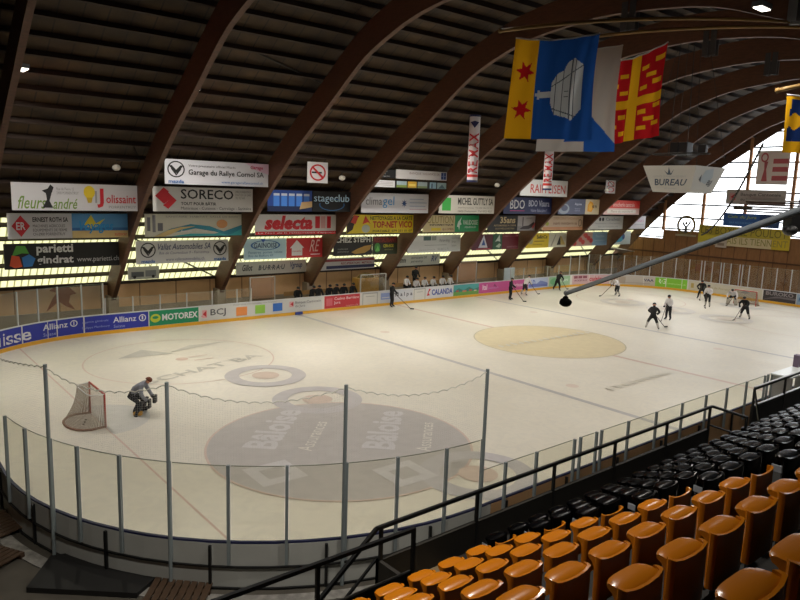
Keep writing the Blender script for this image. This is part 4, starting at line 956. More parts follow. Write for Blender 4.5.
# leg pads, blocker and trapper of the goaltender
for s in (-1, 1):
    kn = Vector((.12, s*.26, .5)); an = Vector((-.02, s*.32, .1)); d = (an-kn).normalized(); f = Vector((1,0,0)); f = (f-d*f.dot(d)).normalized(); sd = d.cross(f)
    MB().obox((kn+an)/2+f*.09, d, sd, f, (.3,.13,.06)).build('leg_pad', mat('pad_dark', '#26282e', .6, var=.5, scale=12), gl, bevel=.03)
    MB().obox((an.x+.12, an.y, .12), (1,0,0), (0,1,0), (0,0,1), (.15,.10,.07)).build('pad_toe', mat('pad_yellow', '#c0902a', .6) if s < 0 else BLACK, gl, bevel=.03)
MB().obox((.53,.3,.5), (1,0,0), (0,1,0), (0,0,1), (.06,.13,.15)).build('catching_glove', BLACK, gl, bevel=.03)
MB().obox((.53,-.3,.5), (1,0,0), (0,1,0), (0,0,1), (.04,.11,.17)).build('blocker', BLACK, gl, bevel=.02)
person('stand', 0, 'allblack', (-.95,14.0,0), A_(-60), 'person in black standing with a stick at the far boards by the gate', stick=(1.6,-.2), slabel='stick held by the person in black at the far boards')
person('stand', .4, 'allblack', (10.1,12.0,0), A_(-60), 'skater in black in front of the magenta panel', stick=(1.2,-.4), slabel='stick of the skater in black by the magenta panel')
person('skate', .9, 'white', (13.4,13.2,0), A_(0), 'white shirted skater striding right by the magenta panel', stick=(1.4,-.3), slabel='stick of the white shirted skater by the magenta panel')
person('skate', .8, 'allblack', (18.6,13.7,0), A_(10), 'skater in black by the pale green panel', stick=(1.3,-.3), slabel='stick of the skater in black by the pale green panel')
person('skate', .6, 'white', (20.8,8.8,0), A_(165), 'white shirted skater reaching left below the pinkish panel', stick=(1.7,-.1), slabel='stick reaching left of the lone white shirted skater')
person('stand', .3, 'white2', (13.6,-.15,0), A_(175), 'white shirted skater standing beside the foreground skater in black', stick=(1.1,.2), slabel='stick of the white shirted skater at mid ice')
person('skate', .7, 'black', (9.3,-1.4,0), A_(28), 'skater in black with pale socks, nearest to the yellow circle', stick=(1.05,-.75), slabel='stick of the skater in black nearest the yellow circle')
person('skate', .2, 'allblack', (26.5,3.9,0), A_(200), 'skater in black half hidden behind a white shirted one', stick=(1.0,0), slabel='stick of the half hidden skater in black')
person('stand', .1, 'white', (22.5,1.35,0), A_(190), 'white shirted skater upright in front of one in black', stick=(.9,.1), slabel='stick of the upright white shirted skater')
g2 = person('goalie', 0, 'white', (25.6,.75,0), A_(195), 'goaltender in white crouching before the right goal', stick=(.9,-.2), slabel='goaltender stick at the right goal')
for s in (-1, 1):
    kn = Vector((.12, s*.26, .5)); an = Vector((-.02, s*.32, .1)); d = (an-kn).normalized(); f = Vector((1,0,0)); f = (f-d*f.dot(d)).normalized(); sd = d.cross(f)
    MB().obox((kn+an)/2+f*.09, d, sd, f, (.36,.15,.07)).build('leg_pad', mat('pad_white', '#bdb7aa', .6), g2, bevel=.03)
person('skate', .5, 'black', (19.5,-3.0,0), A_(185), 'skater in black rushing left in front of the right goal', stick=(1.5,-.2), slabel='stick of the skater in black in front of the right goal')

# ------------------------------------------------------------------ far side benches
b = MB(); b.box((-10.5, 15.1, FZ), (9.6, 17.3, .36)); struct(b.build('trim_1', CONCW))
BW = mat('bench_timber', '#9a7748', .6, var=.2)
def bench(x0, x1, label):
    r = empty('team_bench', ((x0+x1)/2, 16.4, .36), label, 'bench', 'team benches behind the far boards')
    b = MB(); b.box((x0,16.2,.8),(x1,16.62,.85)); local(r, b.build('seat', BW, r))
    for xx in (x0+.3, (x0+x1)/2, x1-.3):
        b = MB(); b.box((xx-.04,16.25,.36),(xx+.04,16.55,.8)); local(r, b.build('leg', BW, r))
    b = MB(); b.box((x0,16.7,1.0),(x1,16.74,1.3)); local(r, b.build('backrest', BW, r))
bench(-8.6, -2.6, 'wooden bench under the players in black'); bench(1.4, 8.0, 'wooden bench under the players in white')
pos = ['leftmost', 'second from left', 'third from left', 'fourth from left', 'fifth from left', 'sixth from left', 'rightmost']
for k, x in enumerate((-7.75, -6.55, -6.0, -5.1, -4.5, -3.8, -3.0)):
    person('sit', (0,.5)[k%2], 'allblack', (x, 16.32, .30), A_(-90+(-12,8,0,-6,10)[k%5]), 'seated player in black on the far bench, %s' % pos[k], group='players in black on the bench')
for k, x in enumerate((2.3, 3.35, 4.25, 5.15, 6.3, 7.1)):
    person('sit', (0,.5)[k%2], 'white', (x, 16.32, .36 if k else .55), A_(-90+(10,-8,0,6,-10)[k%5]), 'seated player in white on the far bench, %s' % (pos[k] if k < 5 else pos[6]), group='players in white on the bench')
person('stand', 0, 'allblack', (3.85, 16.95, .70), A_(-90), 'person in black standing behind the players in white')
b = MB(); b.box((3.3,16.78,.36),(4.5,17.3,.70)); tag(b.build('standing_step', BW), 'low wooden step under the person standing behind the white bench', 'step')
def cab(name, x0, x1, y, z0, z1, m, label, cat):
    r = empty(name, ((x0+x1)/2, y, FZ), label, cat)
    b = MB(); b.box((x0,y-.03,z0),(x1,y+.03,z1)); local(r, b.build('screen_panel', m, r))
    b = MB()
    for xx in (x0, x1): b.box((xx-.03,y-.04,FZ),(xx+.03,y+.04,z1+.05))
    b.box((x0,y-.04,z1),(x1,y+.04,z1+.05)); local(r, b.build('frame', ALU, r))
    return r
PLX = thin('milky_plastic', '#e8d8c8', .04, .35, '#c9ab90')
cab('penalty_box_screen', -11.3, -9.4, 16.6, 1.0, 2.45, PLX, 'milky plastic screen on the far side left of the black clad bench', 'screen')
cab('penalty_box_screen', 8.4, 10.7, 16.6, 1.0, 2.75, PLX, 'milky plastic screen right of the white clad bench', 'screen')
cab('glass_booth', -4.7+2.0, -.9+.6, 15.6, 1.2, 2.3, GLASS, 'clear glass screen between the two team benches', 'screen')
b = MB(); b.box((14.1,16.3,.9),(15.5,16.36,2.0)); tag(b.build('white_notice_board', paint('#b9c4cc')), 'small white board above the magenta panel', 'notice board')
r = empty('wooden_crate', (-1.4, 16.7, .36), 'yellowish wooden crate with rounded heap behind the gate', 'crate')
b = MB(); b.box((-2.4,16.3,.36),(-.4,17.1,1.95)); local(r, b.build('crate_body', mat('crate_wood', '#a8803c', .6, var=.2), r, bevel=.02))
b = MB(); b.ell((-1.4,16.7,1.95),(.8,.35,.35)); local(r, b.build('heap', mat('heap', '#6d5a2a', .9, var=.5), r, smooth=True))
# painted mark on the wall at the left and dark gear behind the low glass
b = MB(); yq = yW-.105
for P in ([(0,0),(.35,.9),(.6,1.35),(.2,1.5),(.5,1.75),(1.3,1.7),(1.7,1.2),(1.35,1.1),(1.25,.6),(1.6,0),(1.1,.3),(.7,.7)],): b.face([(-23.7+x, yW-.025, .98+z*.82) for x, z in P])
struct(b.build('trim_2', mat('mural_brown', '#8a5236', .8)))

# ------------------------------------------------------------------ gable fittings
def gplate(name, y0, y1, z0, z1, bg, label, cat, elems, x=XG-.22):
    r = empty(name, (x, (y0+y1)/2, z0), label, cat)
    b = MB(); b.box((x, min(y0,y1), z0), (x+.05, max(y0,y1), z1)); local(r, b.build('panel', paint(bg), r))
    art(elems, abs(y0-y1), z1-z0, lambda a, c, off: (x-off, max(y0,y1)-a, z0+c), r)
    return r
gplate('canton_flag', 3.75, .95, 10.35, 13.45, '#efe6e4', 'white flag with red crook and red stripes hanging before the end window', 'flag',
    [('R',.5,.62,.98,.76,'#c0606a'),('R',.5,.38,.98,.52,'#c0606a'),('R',.5,.12,.98,.26,'#c0606a'),
     ('O',.22,.8,.12,.14,.35,'#c0606a'),('P',[(.17,.1),(.36,.1),(.3,.45),(.34,.68),(.22,.68),(.24,.45)],'#c0606a')])
gplate('bank_sign', 6.35, .9, 8.45, 9.85, '#b9b3b0', 'grey white sign with red arrow square on the end window', 'sign',
    [('R',.06,.25,.17,.75,'#d0a0a0'),('P',[(.16,.28),(.08,.5),(.16,.72)],'#b5202c'),('T','Banque Cantonale',.25,.52,.92,.8,'#4a4a50',.01),('T','du Jura',.25,.2,.48,.42,'#4a4a50',.01)])
gplate('blue_banner', 6.4, 1.2, 6.35, 7.6, '#2458a0', 'blue banner with yellow lettering on the end window', 'banner',
    [('T','Cafe du Jura',.08,.55,.6,.85,'#9fb04a',.01,.2),('T','BAR RESTAURANT',.12,.2,.55,.36,'#5a90c8',.01),('R',.66,.0,1,1,'#1d3f70'),('T','ouvert 7/7',.7,.35,.96,.6,'#7a9a6a')])
gplate('supporter_banner', 8.75, .1, 4.4, 6.3, '#cfc09a', 'long yellow and white hand painted banner across the end wall', 'banner',
    [('R',0,.48,1,1,'#b0a030'),('R',0,.1,.3,.5,'#c9b830'),('R',.82,0,1,.5,'#c9b020'),('T','LES BOYS LE POULOT',.03,.56,.97,.95,'#6a6420',.0),('T','MAIS ILS TIENNENT',.28,.12,.98,.45,'#8a8440',.0)])
r = gplate('paper_notice', 6.9, 5.8, 4.2, 5.1, '#b9ada2', 'small pale paper below the yellow banner', 'notice', [('R',.2,.2,.8,.5,'#8a7a6a')], x=XG-.3)
r = empty('round_emblem', (XG-.2, 10.15, 6.1), 'round gold ringed emblem with raised arms figure on the end wall', 'emblem')
b = MB()
for i in range(32):
    q = []
    for a, rr in ((i,1.0),(i+1,1.0),(i+1,.78),(i,.78)): q.append((XG-.2, 10.15+rr*math.cos(2*PI*a/32), 6.15+rr*math.sin(2*PI*a/32)))
    b.face(q); b.face([(x+.06,y,z) for x,y,z in q])
local(r, b.build('ring', mat('dull_gold', '#7a6a3a', .5), r))
b = MB(); b.tube([(XG-.17,10.15,5.35),(XG-.17,10.15,6.0)], .14, 8)
b.tube([(XG-.17,10.15,5.9),(XG-.17,10.5,6.35),(XG-.17,10.55,6.6)], .09, 6); b.tube([(XG-.17,10.15,5.9),(XG-.17,9.8,6.35),(XG-.17,9.75,6.6)], .09, 6); b.ell((XG-.17,10.15,6.35),(.1,.14,.16))
local(r, b.build('figure_shape', mat('dark_bronze', '#3a3626', .5), r))
b = MB(); b.box((XG-.22,9.0,5.02),(XG-.16,11.2,5.22)); tag(b.build('name_strip', paint('#a59c80')), 'thin pale strip below the round emblem', 'sign')
r = empty('window_blind', (XG-.5, -1, 8.3), 'brown slatted blind box beside the grey white sign', 'blind')
b = MB()
for k in range(5): b.box((XG-.5, -2.5, 7.75+.22*k), (XG-.44, 4.3, 7.9+.22*k))
local(r, b.build('slats', mat('blind_brown', '#4d3b30', .7), r))
b = MB(); b.box((XG-.55,-2.6,8.8),(XG-.35,4.4,8.95)); b.box((XG-.52,-2.5,8.2),(XG-.4,4.3,8.28)); local(r, b.build('frame', ALU, r))
b = MB(); b.box((XG-.6,3.7,7.95),(XG-.3,5.4,8.3)); tag(b.build('floodlight_box', mat('box_grey', '#4a4238', .5, .3), bevel=.03), 'dark boxy fitting below the grey white sign', 'fitting')
b = MB(); P0, P1 = Vector((XG-.9, 8.1, 5.3)), Vector((10, -7.0, 12.2)); pts = []
for i in range(61):
    t = i/60; q = P0.lerp(P1, t); q.z -= 1.1*4*t*(1-t); pts.append(q)
for a, c in zip(pts[::1], pts[1::1]): b.bar(a, a+(c-a)*.6, .11)
b.tube(pts, .02, 4)
tag(b.build('garland', IRON), 'thin dark beaded garland hanging diagonally before the end window', 'garland')

# ------------------------------------------------------------------ hanging things
# four sided panel box above centre ice
r = empty('hanging_advert_box', (1.1, -6.3, 9.0), 'white four sided hanging box with slanted sides over the ice', 'hanging sign')
x0, x1, ya, yb, zt, zb = .2, 3.3, -8.1, -5.2, 10.38, 9.05
ins = .42
TP = [(x0,yb,zt),(x0,ya,zt),(x1,ya,zt),(x1,yb,zt)]; BT = [(x0+ins,yb-ins,zb),(x0+ins,ya+ins,zb),(x1-ins,ya+ins,zb),(x1-ins,yb-ins,zb)]
b = MB(); BOXM = paint('#c3c2bd')
for i in range(4): b.face([BT[i],BT[(i+1)%4],TP[(i+1)%4],TP[i]])
b.face(BT); bmesh.ops.remove_doubles(b.bm, verts=b.bm.verts, dist=1e-4); local(r, b.build('side_panels', BOXM, r))
def slant(i):
    a, c, d, e = map(Vector, (BT[i], BT[(i+1)%4], TP[(i+1)%4], TP[i])); n = (c-a).cross(e-a).normalized()
    ctr = Vector(((x0+x1)/2,(ya+yb)/2,9.7))
    if n.dot(a-ctr) < 0: n = -n
    return lambda u, v, off: tuple((a.lerp(c, u)).lerp(e.lerp(d, u), v)+n*off)
art([('T','BUREAU',.12,.25,.88,.5,'#3a4a60',.02,.3),('T','LIGNES D\'AMENAGEMENT',.15,.56,.85,.64,'#a8adb0'),('P',[(.4,.82),(.47,.72),(.5,.95),(.53,.7),(.6,.88),(.54,.66),(.46,.66)],'#4a5a6a'),('T','de bureau',.35,.12,.65,.19,'#a8adb0')], 1, 1, slant(0), r, .01)
art([('P',[(.25,.45),(.35,.85),(.6,.95),(.7,.6),(.5,.35)],'#a8b4bc'),('P',[(.2,.5),(.26,.7),(.3,.4)],'#4a5058'),('T','BJ',.55,.25,.75,.5,'#4a5058',.02,.2)], 1, 1, slant(1), r, .01)
b = MB()
for (x, y) in ((x0,ya),(x0,yb),(x1,ya),(x1,yb)):
    b.bar((x,y,zt), (1.6+(x-1.6)*.25, -6.6+(y+6.6)*.35, 16.9), .018)
b.bar((.8,-6.2,10.9),(.9,-6.3,16.9),.03); b.bar((1.4,-6.9,10.9),(1.3,-6.8,16.9),.03)
local(r, b.build('cable', IRON, r))
r = empty('speaker_cluster', (1.1, -6.7, 10.95), 'black loudspeaker cluster hanging just above the white hanging box', 'loudspeaker')
b = MB()
for i in range(2):
    b.box((1.0,-7.1+.5*i,10.97),(1.6,-6.66+.5*i,11.6))
local(r, b.build('speaker_cabinet', BLACK, r, bevel=.03))
b = MB(); b.tube([(1.05+.85*math.cos(t*PI/12),-6.75+1.5*math.sin(t*PI/12),11.0) for t in range(25)], .03, 5); local(r, b.build('hoop', IRON, r))
b = MB(); b.box((.95,-8.1,11.05),(1.2,-7.7,11.45)); local(r, b.build('spot_lamp', BLACK, r, bevel=.03))

# red lettered tubes
def tube_banner(x, y, z0, z1, rad, label):
    r = empty('hanging_tube_banner', (x, y, z0), label, 'hanging banner', 'white hanging tubes with red lettering')
    MB().tube([(0,0,0),(0,0,z1-z0)], rad, 20).build('tube', paint('#c4bec0'), r, smooth=False)
    MB().tube([(0,0,-.12),(0,0,.0)], rad*1.02, 20).build('blue_hem', NAVY, r)
    MB().tube([(0,0,.18),(0,0,.34)], rad*1.02, 20).build('red_band', RED, r)
    MB().tube([(0,0,z1-z0-.1),(0,0,z1-z0+.02)], rad*1.03, 20).build('top_ring', NAVY, r)
    a0 = math.atan2(CAM.y-y, CAM.x-x); H = z1-z0
    def F(a, c, off):      # a runs up the tube, c across it
        th = a0 - (c-.5)/rad*-1*-1
        return (x+(rad+off)*math.cos(a0-(c-.5*2*rad)/rad*1.0), y+(rad+off)*math.sin(a0-(c-.5*2*rad)/rad*1.0), z0+a)
    vs, fs = glyphs('RE/MAX', .02); b = MB()
    V = [b.bm.verts.new(F(.42+v[0]*(H*.62), 2*rad*(.06+.88*v[1]), .05)) for v in vs]
    # mirror so that letter tops point to the left as seen from the stand
    for v in V: pass
    for f in fs:
        try: b.bm.faces.new([V[i] for i in f])
        except ValueError: pass
    local(r, b.build('lettering', paint('#b5262c'), r))
    b = MB(); b.face([F(H*.80, 2*rad*q, .01) if k < 0 else F(H*(.80+k), 2*rad*q, .04) for k, q in ((0,.5),(.09,.1),(.11,.5),(.09,.9))]); local(r, b.build('blue_emblem', NAVY, r))
    MB().bar((0,0,z1-z0), (0,0,z1-z0+1.6), .015).build('cable', IRON, r)
tube_banner(-2.15, 5.0, 9.45, 13.35, .33, 'white hanging tube with red lettering left of the star flag')
tube_banner(5.2, 5.0, 9.15, 12.25, .3, 'white hanging tube with red lettering below the star flag')

# small spot lamps hanging at the far roof
for k, (x, lb) in enumerate(((-22.1,'small hanging spot lamp above the light bulb banner'),(-8.8,'small hanging spot lamp right of the square no smoking sign'),(5.05,'small hanging spot lamp left of the big red capitals banner'),(19.0,'small hanging spot lamp near the tall no smoking sign'))):
    r = empty('spot_lamp', (x, 9.5, 9.3), lb, 'lamp', 'small spot lamps along the far roof')
    MB().ell((0,0,0),(.2,.2,.16)).build('lamp_shade', paint('#b8b4a8'), r, smooth=True)
    MB().tube([(0,0,.1),(0,.0,.35),(1.2,0.1,.35)], .03, 6).build('bracket', IRON, r)
    MB().bar((1.2,.1,.35),(1.2,1.6,1.6),.03).build('hanger', IRON, r)

# flags
def flag(name, A, B, H, pattern, mats, label, nu=110, nv=130, skew=(0,0), sag=.18):
    A, B = Vector(A), Vector(B); W = (B-A).length; d = (B-A).normalized(); n = d.cross(Vector((0,0,1))).normalized()
    r = empty(name, A, label, 'flag', 'large flags on wooden poles')
    b = MB()
    def P(u, v):
        rip = .09*math.sin(u*11+v*1.5)*(.25+.75*v)+.04*math.sin(u*25+3*v)
        z = -H*v - sag*4*u*(1-u)*(1-v) + skew[1]*u*v
        return A+d*(W*u*(1-.03*math.sin(PI*v))-skew[0]*v*(1-u))+n*rip+Vector((0,0,z))
    F = b.grid(P, nu, nv)
    for k, f in enumerate(F):
        i, j = divmod(k, nv); f.material_index = pattern((i+.5)/nu, (j+.5)/nv); f.smooth = True
    o = local(r, b.build('cloth', mats, r))
    b = MB(); b.tube([P(i/20, 0) for i in range(21)], .03, 6); local(r, b.build('hem_cord', paint('#a8a8a6'), r))
    return r
def inpoly(x, y, P):
    c = False; j = len(P)-1
    for i in range(len(P)):
        if (P[i][1] > y) != (P[j][1] > y) and x < (P[j][0]-P[i][0])*(y-P[i][1])/(P[j][1]-P[i][1])+P[i][0]: c = not c
        j = i
    return c
def star(cx, cy, r, ri, a=1.15): return [(cx+(r if k%2==0 else ri)*math.cos(a+k*PI/6)*.9*.84/.84, cy+(r if k%2==0 else ri)*math.sin(a+k*PI/6)*.82) for k in range(12)]
ST = [star(.165,.36-.04,.135,.062), star(.165,.70-.0,.135,.062)]
HULL = [(.60,.36),(.72,.24),(.76,.22),(.855,.29),(.855,.74),(.78,.83),(.62,.80),(.50,.72),(.50,.42)]
HULL = [(.51,.43),(.57,.34),(.64,.31),(.68,.23),(.755,.20),(.86,.27),(.865,.69),(.76,.81),(.70,.78),(.56,.75),(.51,.63)]
LIN = [((.51,.50),(.51,.66)),]
def pat1(u, v):
    if .66 < u < .72 and .515 < v < .575: return 4 if abs(v-.517) < .004 or abs(v-.573) < .004 else 3
    if u < .30: return 1 if any(inpoly(u, v, s) for s in ST) else 0
    if inpoly(u, v, HULL):
        if min(abs(u-.56), abs(u-.64), abs(u-.735), abs(u-.78)) < .006: return 4
        if abs(v-(.27+(.87-u)*.55)) < .006 or abs(v-(.79-(.87-u)*.3)) < .006: return 4
        return 3
    if .36 < u < .66 and abs(v-.545) < .03: return 3
    if .335 < u < .365 and abs(v-.545) < .045: return 3
    if (u-.325)**2+((v-.545)*1.2)**2 < .0004: return 3
    return 2
def cloth(name, h, tr=.42):
    m = D.materials.new(name); m.use_nodes = True; nt = m.node_tree; nt.nodes.clear()
    out = nt.nodes.new('ShaderNodeOutputMaterial'); d = nt.nodes.new('ShaderNodeBsdfDiffuse'); t = nt.nodes.new('ShaderNodeBsdfTranslucent')
    d.inputs[0].default_value = lin(h); t.inputs[0].default_value = lin(h); mx = nt.nodes.new('ShaderNodeMixShader'); mx.inputs[0].default_value = tr
    nt.links.new(d.outputs[0], mx.inputs[1]); nt.links.new(t.outputs[0], mx.inputs[2]); nt.links.new(mx.outputs[0], out.inputs[0]); return m
Y_ = cloth('flag_yellow', '#dca41e'); R_ = cloth('flag_red', '#b01e22'); B_ = cloth('flag_blue', '#234f98'); G_ = cloth('flag_silver', '#b4b9bd'); G2 = cloth('flag_line', '#565a62'); Wf = cloth('flag_white', '#a5a19d')
flag('municipal_flag', (-13.0,-7.59,14.35), (-11.67,-10.28,14.35), 3.62, pat1, [Y_,R_,B_,G_,G2], 'large yellow and blue flag with two red stars and a silver font', skew=(.22,-.05), sag=.14)
def pat2(u, v): return 0 if u+ (v-.45)*.95 < .72 and not (v > .86 and u > .72) and not (v > .93 and u > .5) else (1 if v > .28+.55*(1-u)*0 and u+(v-.45)*.6 > .62 and v > .42+ (1-u)*.3 else 0)
def pat2(u, v): return 1 if v > .30+ (u-.55)*1.25 - 0 and u > .55 and v > .42 and not v > .93 + (0.7-u)*.3 else 0
def pat2(u, v): return 1 if (v-.40) > (u-.42)*.9 and u+ v*.35 > .66 and v > .42 and not (v > .9 and u < .62) else 0
flag('white_blue_flag', (-8.88,-5.6,14.8), (-7.62,-8.57,14.8), 4.25, pat2, [Wf,B_], 'white and blue flag mostly hidden behind the star flag', skew=(.1,0), sag=.1)
BR_ = [(.34,.2),(.2,.31),(.35,.40),(.71,.17),(.92,.12),(.81,.27),(.71,.40),(.9,.36),(.34,.69),(.2,.8),(.35,.89),(.71,.68),(.92,.63),(.81,.77),(.71,.87),(.9,.83)]
def pat3(u, v):
    if .44 < u < .62 or .49 < v < .59: return 0
    for (a, c) in BR_:
        if abs(u-a) < .062 and abs(v-(c)) < .026: return 0
    return 1
flag('red_yellow_flag', (-5.34,-6.34,14.75), (-6.38,-9.8,14.95), 3.75, pat3, [Y_,R_], 'red flag with yellow cross and yellow bricks', skew=(.1,.05), sag=.22)
def pat4(u, v): return 0 if v > .80 or (abs(u-.12)+abs(v-.45)*.8 < .13) or u < .02+.05*(1-v) or v < .06 else 1
flag('partial_flag', (-8.0,-15.27,12.25), (-7.0,-17.6,12.25), 1.9, pat4, [Y_, cloth('flag_navy', '#1c2f60')], 'yellow and navy flag cut off by the right edge', nu=60, nv=60, sag=.1, skew=(-.05,0))
PW = mat('pole_wood', '#8a6a34', .6, var=.2)
def pole(a, c, label, sagm=.25):
    a, c = Vector(a), Vector(c); r = empty('flag_pole', a, label, 'flag pole', 'wooden flag poles')
    pts = []; 
    for i in range(13):
        t = i/12; q = a.lerp(c, t); q.z += sagm*4*t*(1-t); pts.append(q)
    b = MB(); b.tube(pts, .06, 8, radii=[.075-.02*i/12 for i in range(13)]); local(r, b.build('wooden_pole', PW, r, smooth=True))
    b = MB(); b.ell(a, (.09,.09,.09)); local(r, b.build('end_knob', PW, r))
    b = MB(); dd = (c-a).normalized(); b.tube([c-dd*.1, c+dd*.5], .11, 8); b.box((c.x-.15,c.y-.15,c.z),(c.x+.15,c.y+.15,16.2)); local(r, b.build('wall_socket', PLATE, r))
pole((-13.35,-7.1,14.62), (-7.3,-14.9,14.75), 'long wooden pole above the star flag')
pole((-9.35,-5.4,14.95), (-6.2,-15.0,14.75), 'long wooden pole above the red flag')
pole((-8.1,-15.0,12.4), (-6.2,-19,12.5), 'short pole of the flag cut off at the right edge')

# ------------------------------------------------------------------ camera boom over the near boards
r = empty('long_boom', (-18.7,-20.1,8.5), 'long grey boom crossing the right side, black bag on its end', 'boom')
E0, E1 = Vector((-14.93,-12.05,5.58)), Vector((-18.69,-20.15,8.58)); dd = (E1-E0)
b = MB(); b.tube([E0, E0+dd*.5, E0+dd*1.35], .07, 10, radii=[.055,.06,.068]); local(r, b.build('arm', mat('boom_grey', '#8a939c', .5), r, smooth=True))
b = MB(); b.tube([E0+dd*.0-Vector((0,0,.07)), E0+dd*.5-Vector((0,0,.075)), E0+dd*1.2-Vector((0,0,.085))], .014, 6); local(r, b.build('cable', IRON, r))
b = MB(); b.ell(E0+Vector((0,0,-.3)), (.2,.2,.15), 12, 8); b.ell(E0+Vector((0,0,-.22)), (.1,.1,.14), 10, 7)
for v in b.bm.verts: v.co += Vector((math.sin(v.co.z*37)*.012, math.cos(v.co.x*29)*.012, 0))
local(r, b.build('black_bag', mat('bag_black', '#040405', .95, spec=.1), r, smooth=True))
b = MB(); b.tube([E0+Vector((0,0,-.15)), E0+Vector((0,0,.05))], .03, 6); b.ell(E0, (.08,.08,.08)); local(r, b.build('hinge', PLATE, r))
E2 = E0+dd*1.35
b = MB(); b.tube([E2, (E2.x, E2.y, 5.0)], .1, 8); local(r, b.build('mast', RAILM, r))
r = empty('black_projector', (-16.9,-18.2,7.6), 'black fitting at the right edge behind the boom', 'fitting')
Q = CAM + (FW*684 + R2*(797-400) - U2*(222-300)).normalized()*34
b = MB(); b.obox(Q, (.8,-.6,0), (.6,.8,0), (0,0,1), (.45,.3,.42)); b.ell(Q+Vector((-.35,.1,-.35)),(.35,.3,.25)); b.bar(Q+Vector((0,0,.4)), Q+Vector((0,0,5.2)), .05)
r.location = Q; local(r, b.build('housing', BLACK, r, bevel=.02))

# ------------------------------------------------------------------ grandstand
STZ = lambda k: 3.46+.582*(k)          # top of backrest in row k
STY = lambda k: -19.07-.875*k
CONS = mat('stand_concrete', '#1f1c18', .85, var=.3, scale=1.5)
gs = empty('floor_grandstand', (-10, -24, 0), kind='structure')
for k in range(-1, 12):
    yb = STY(k)-.10; yf = STY(k)+.76 if k > -1 else -17.2
    x0 = -40 if k >= 0 else -26.4
    if k == -1:
        b = MB(); b.box((-26.4, yb, .1), (-24.95, yf, STZ(k)-.80)); local(gs, b.build('landing', mat('landing_lit_brown', '#7a684a', .8, var=.3), gs)); x0 = -24.95  # landing's lit tone painted in as a lighter brown
    b = MB(); b.box((x0 if x0 > -38 else -37.9, yb, 0.1), (12, yf, STZ(k)-.80)); local(gs, b.build('terrace_step', CONS, gs))
b = MB(); b.box((-37.9,-18.25,.1),(-26.4,-17.95,2.35)); local(gs, b.build('terrace_step', CONS, gs))
PANB = mat('dark_panel', '#26221c', .6, var=.3)
r = empty('wall_stand', (-20, -17.2, 0), kind='structure')
b = MB(); b.box((-26.45,-17.22,FZ),(-15.2,-17.14,2.62)); b.box((-12.6,-17.22,FZ),(12,-17.14,2.75)); b.box((-30.5,-18.0,FZ),(-26.4,-17.94,2.80)); b.box((-26.45,-18.0,FZ),(-26.38,-17.14,2.62))
local(r, b.build('front_panel', PANB, r))
# rails
def rail(label, parts):
    r = empty('handrail', parts[0][0], label, 'handrail')
    for nm, pts, w in parts:
        pass
    return r
def railing(loc, label, tops, posts, mids=()):
    r = empty('handrail', loc, label, 'handrail')
    b = MB()
    for a, c in tops: b.bar(a, c, .06, .06)
    local(r, b.build('top_rail', RAILM, r))
    for a, c in posts: b = MB(); b.bar(a, c, .055, .055); local(r, b.build('post', RAILM, r))
    if mids:
        b = MB()
        for a, c in mids: b.bar(a, c, .04, .04)
        local(r, b.build('mid_rail', RAILM, r))
    return r
yR = -17.2; zR = 3.2
railing((-20,yR,2.1), 'long black railing along the front edge of the stand',
    [((-26.5,yR,zR),(-15.15,yR,zR+.03)), ((-15.15,yR,zR+.03),(-15.15,-18.1,zR-.02))],
    [((x,yR,2.0),(x,yR,zR)) for x in (-26.4,-24.14,-21.87,-19.68,-17.44,-15.25)] + [((-15.12,-18.1,2.1),(-15.12,-18.1,zR))], [((-15.15,yR,2.7),(-15.15,-18.1,2.66))])
railing((-27.5,yR,1.4), 'black sloping stair railing going down to the left of the long railing',
    [((-26.5,yR,zR),(-29.5,yR,zR-2.35))], [((-28.2,yR,.8),(-28.2,yR,1.85))], [((-26.5,yR,2.65),(-29.3,yR,.45))])
railing((-28,-18.0,2.4), 'short level black railing guarding the stairwell at the bottom',
    [((-26.38,-18.0,3.5),(-31.5,-18.0,3.56))], [((-26.40,-18.0,2.3),(-26.40,-18.0,3.5)), ((-28.15,-18.0,2.3),(-28.15,-18.0,3.5)), ((-30.0,-18.0,2.3),(-30.0,-18.0,3.5))])
LR2 = mat('bright_rail', '#c6cace', .35)
r = railing((-8,yR,2.1), 'black railing with pale upper edges beyond the gap in the stand front',
    [((-12.6,yR,zR+.1),(-2,yR,zR+.12))], [((x,yR,2.1),(x,yR,zR+.1)) for x in (-12.6,-10.4,-8.2,-6.0)], [((-12.6,yR,2.72),(-2,yR,2.74)), ((-12.9,-17.6,2.2),(-12.6,yR,zR+.1))])
b = MB(); b.box((-12.6,yR-.03,zR+.13),(-2,yR+.03,zR+.16)); b.box((-12.5,yR-.02,2.76),(-2,yR+.05,2.79)); local(r, b.build('pale_edge', LR2, r))
# stairwell at the left: descending steps
b = MB()
for k in range(9): b.box((-26.5-.34*(k+1), -17.9, FZ), (-26.5-.34*k, -17.25, 2.0-.21*k))
struct(b.build('trim_3', CONS))
# scorer table behind the near glass
r = empty('scorer_table', (-5.0,-15.7,FZ), 'white topped table by the near boards at the right edge', 'table')
b = MB(); b.box((-6.5,-16.0,2.38),(-1.8,-15.25,2.43)); local(r, b.build('table_top', paint('#e6ecec', .3), r))
for x in (-6.3,-4.2,-2.1):
    b = MB(); b.box((x-.04,-15.95,FZ),(x+.04,-15.3,2.38)); local(r, b.build('leg', ALU, r))
b = MB(); b.box((-4.65,-15.5,2.43),(-4.4,-15.3,2.9)); tag(b.build('mauve_box', paint('#7a6a80')), 'small mauve box standing on the white table at the right edge', 'box')

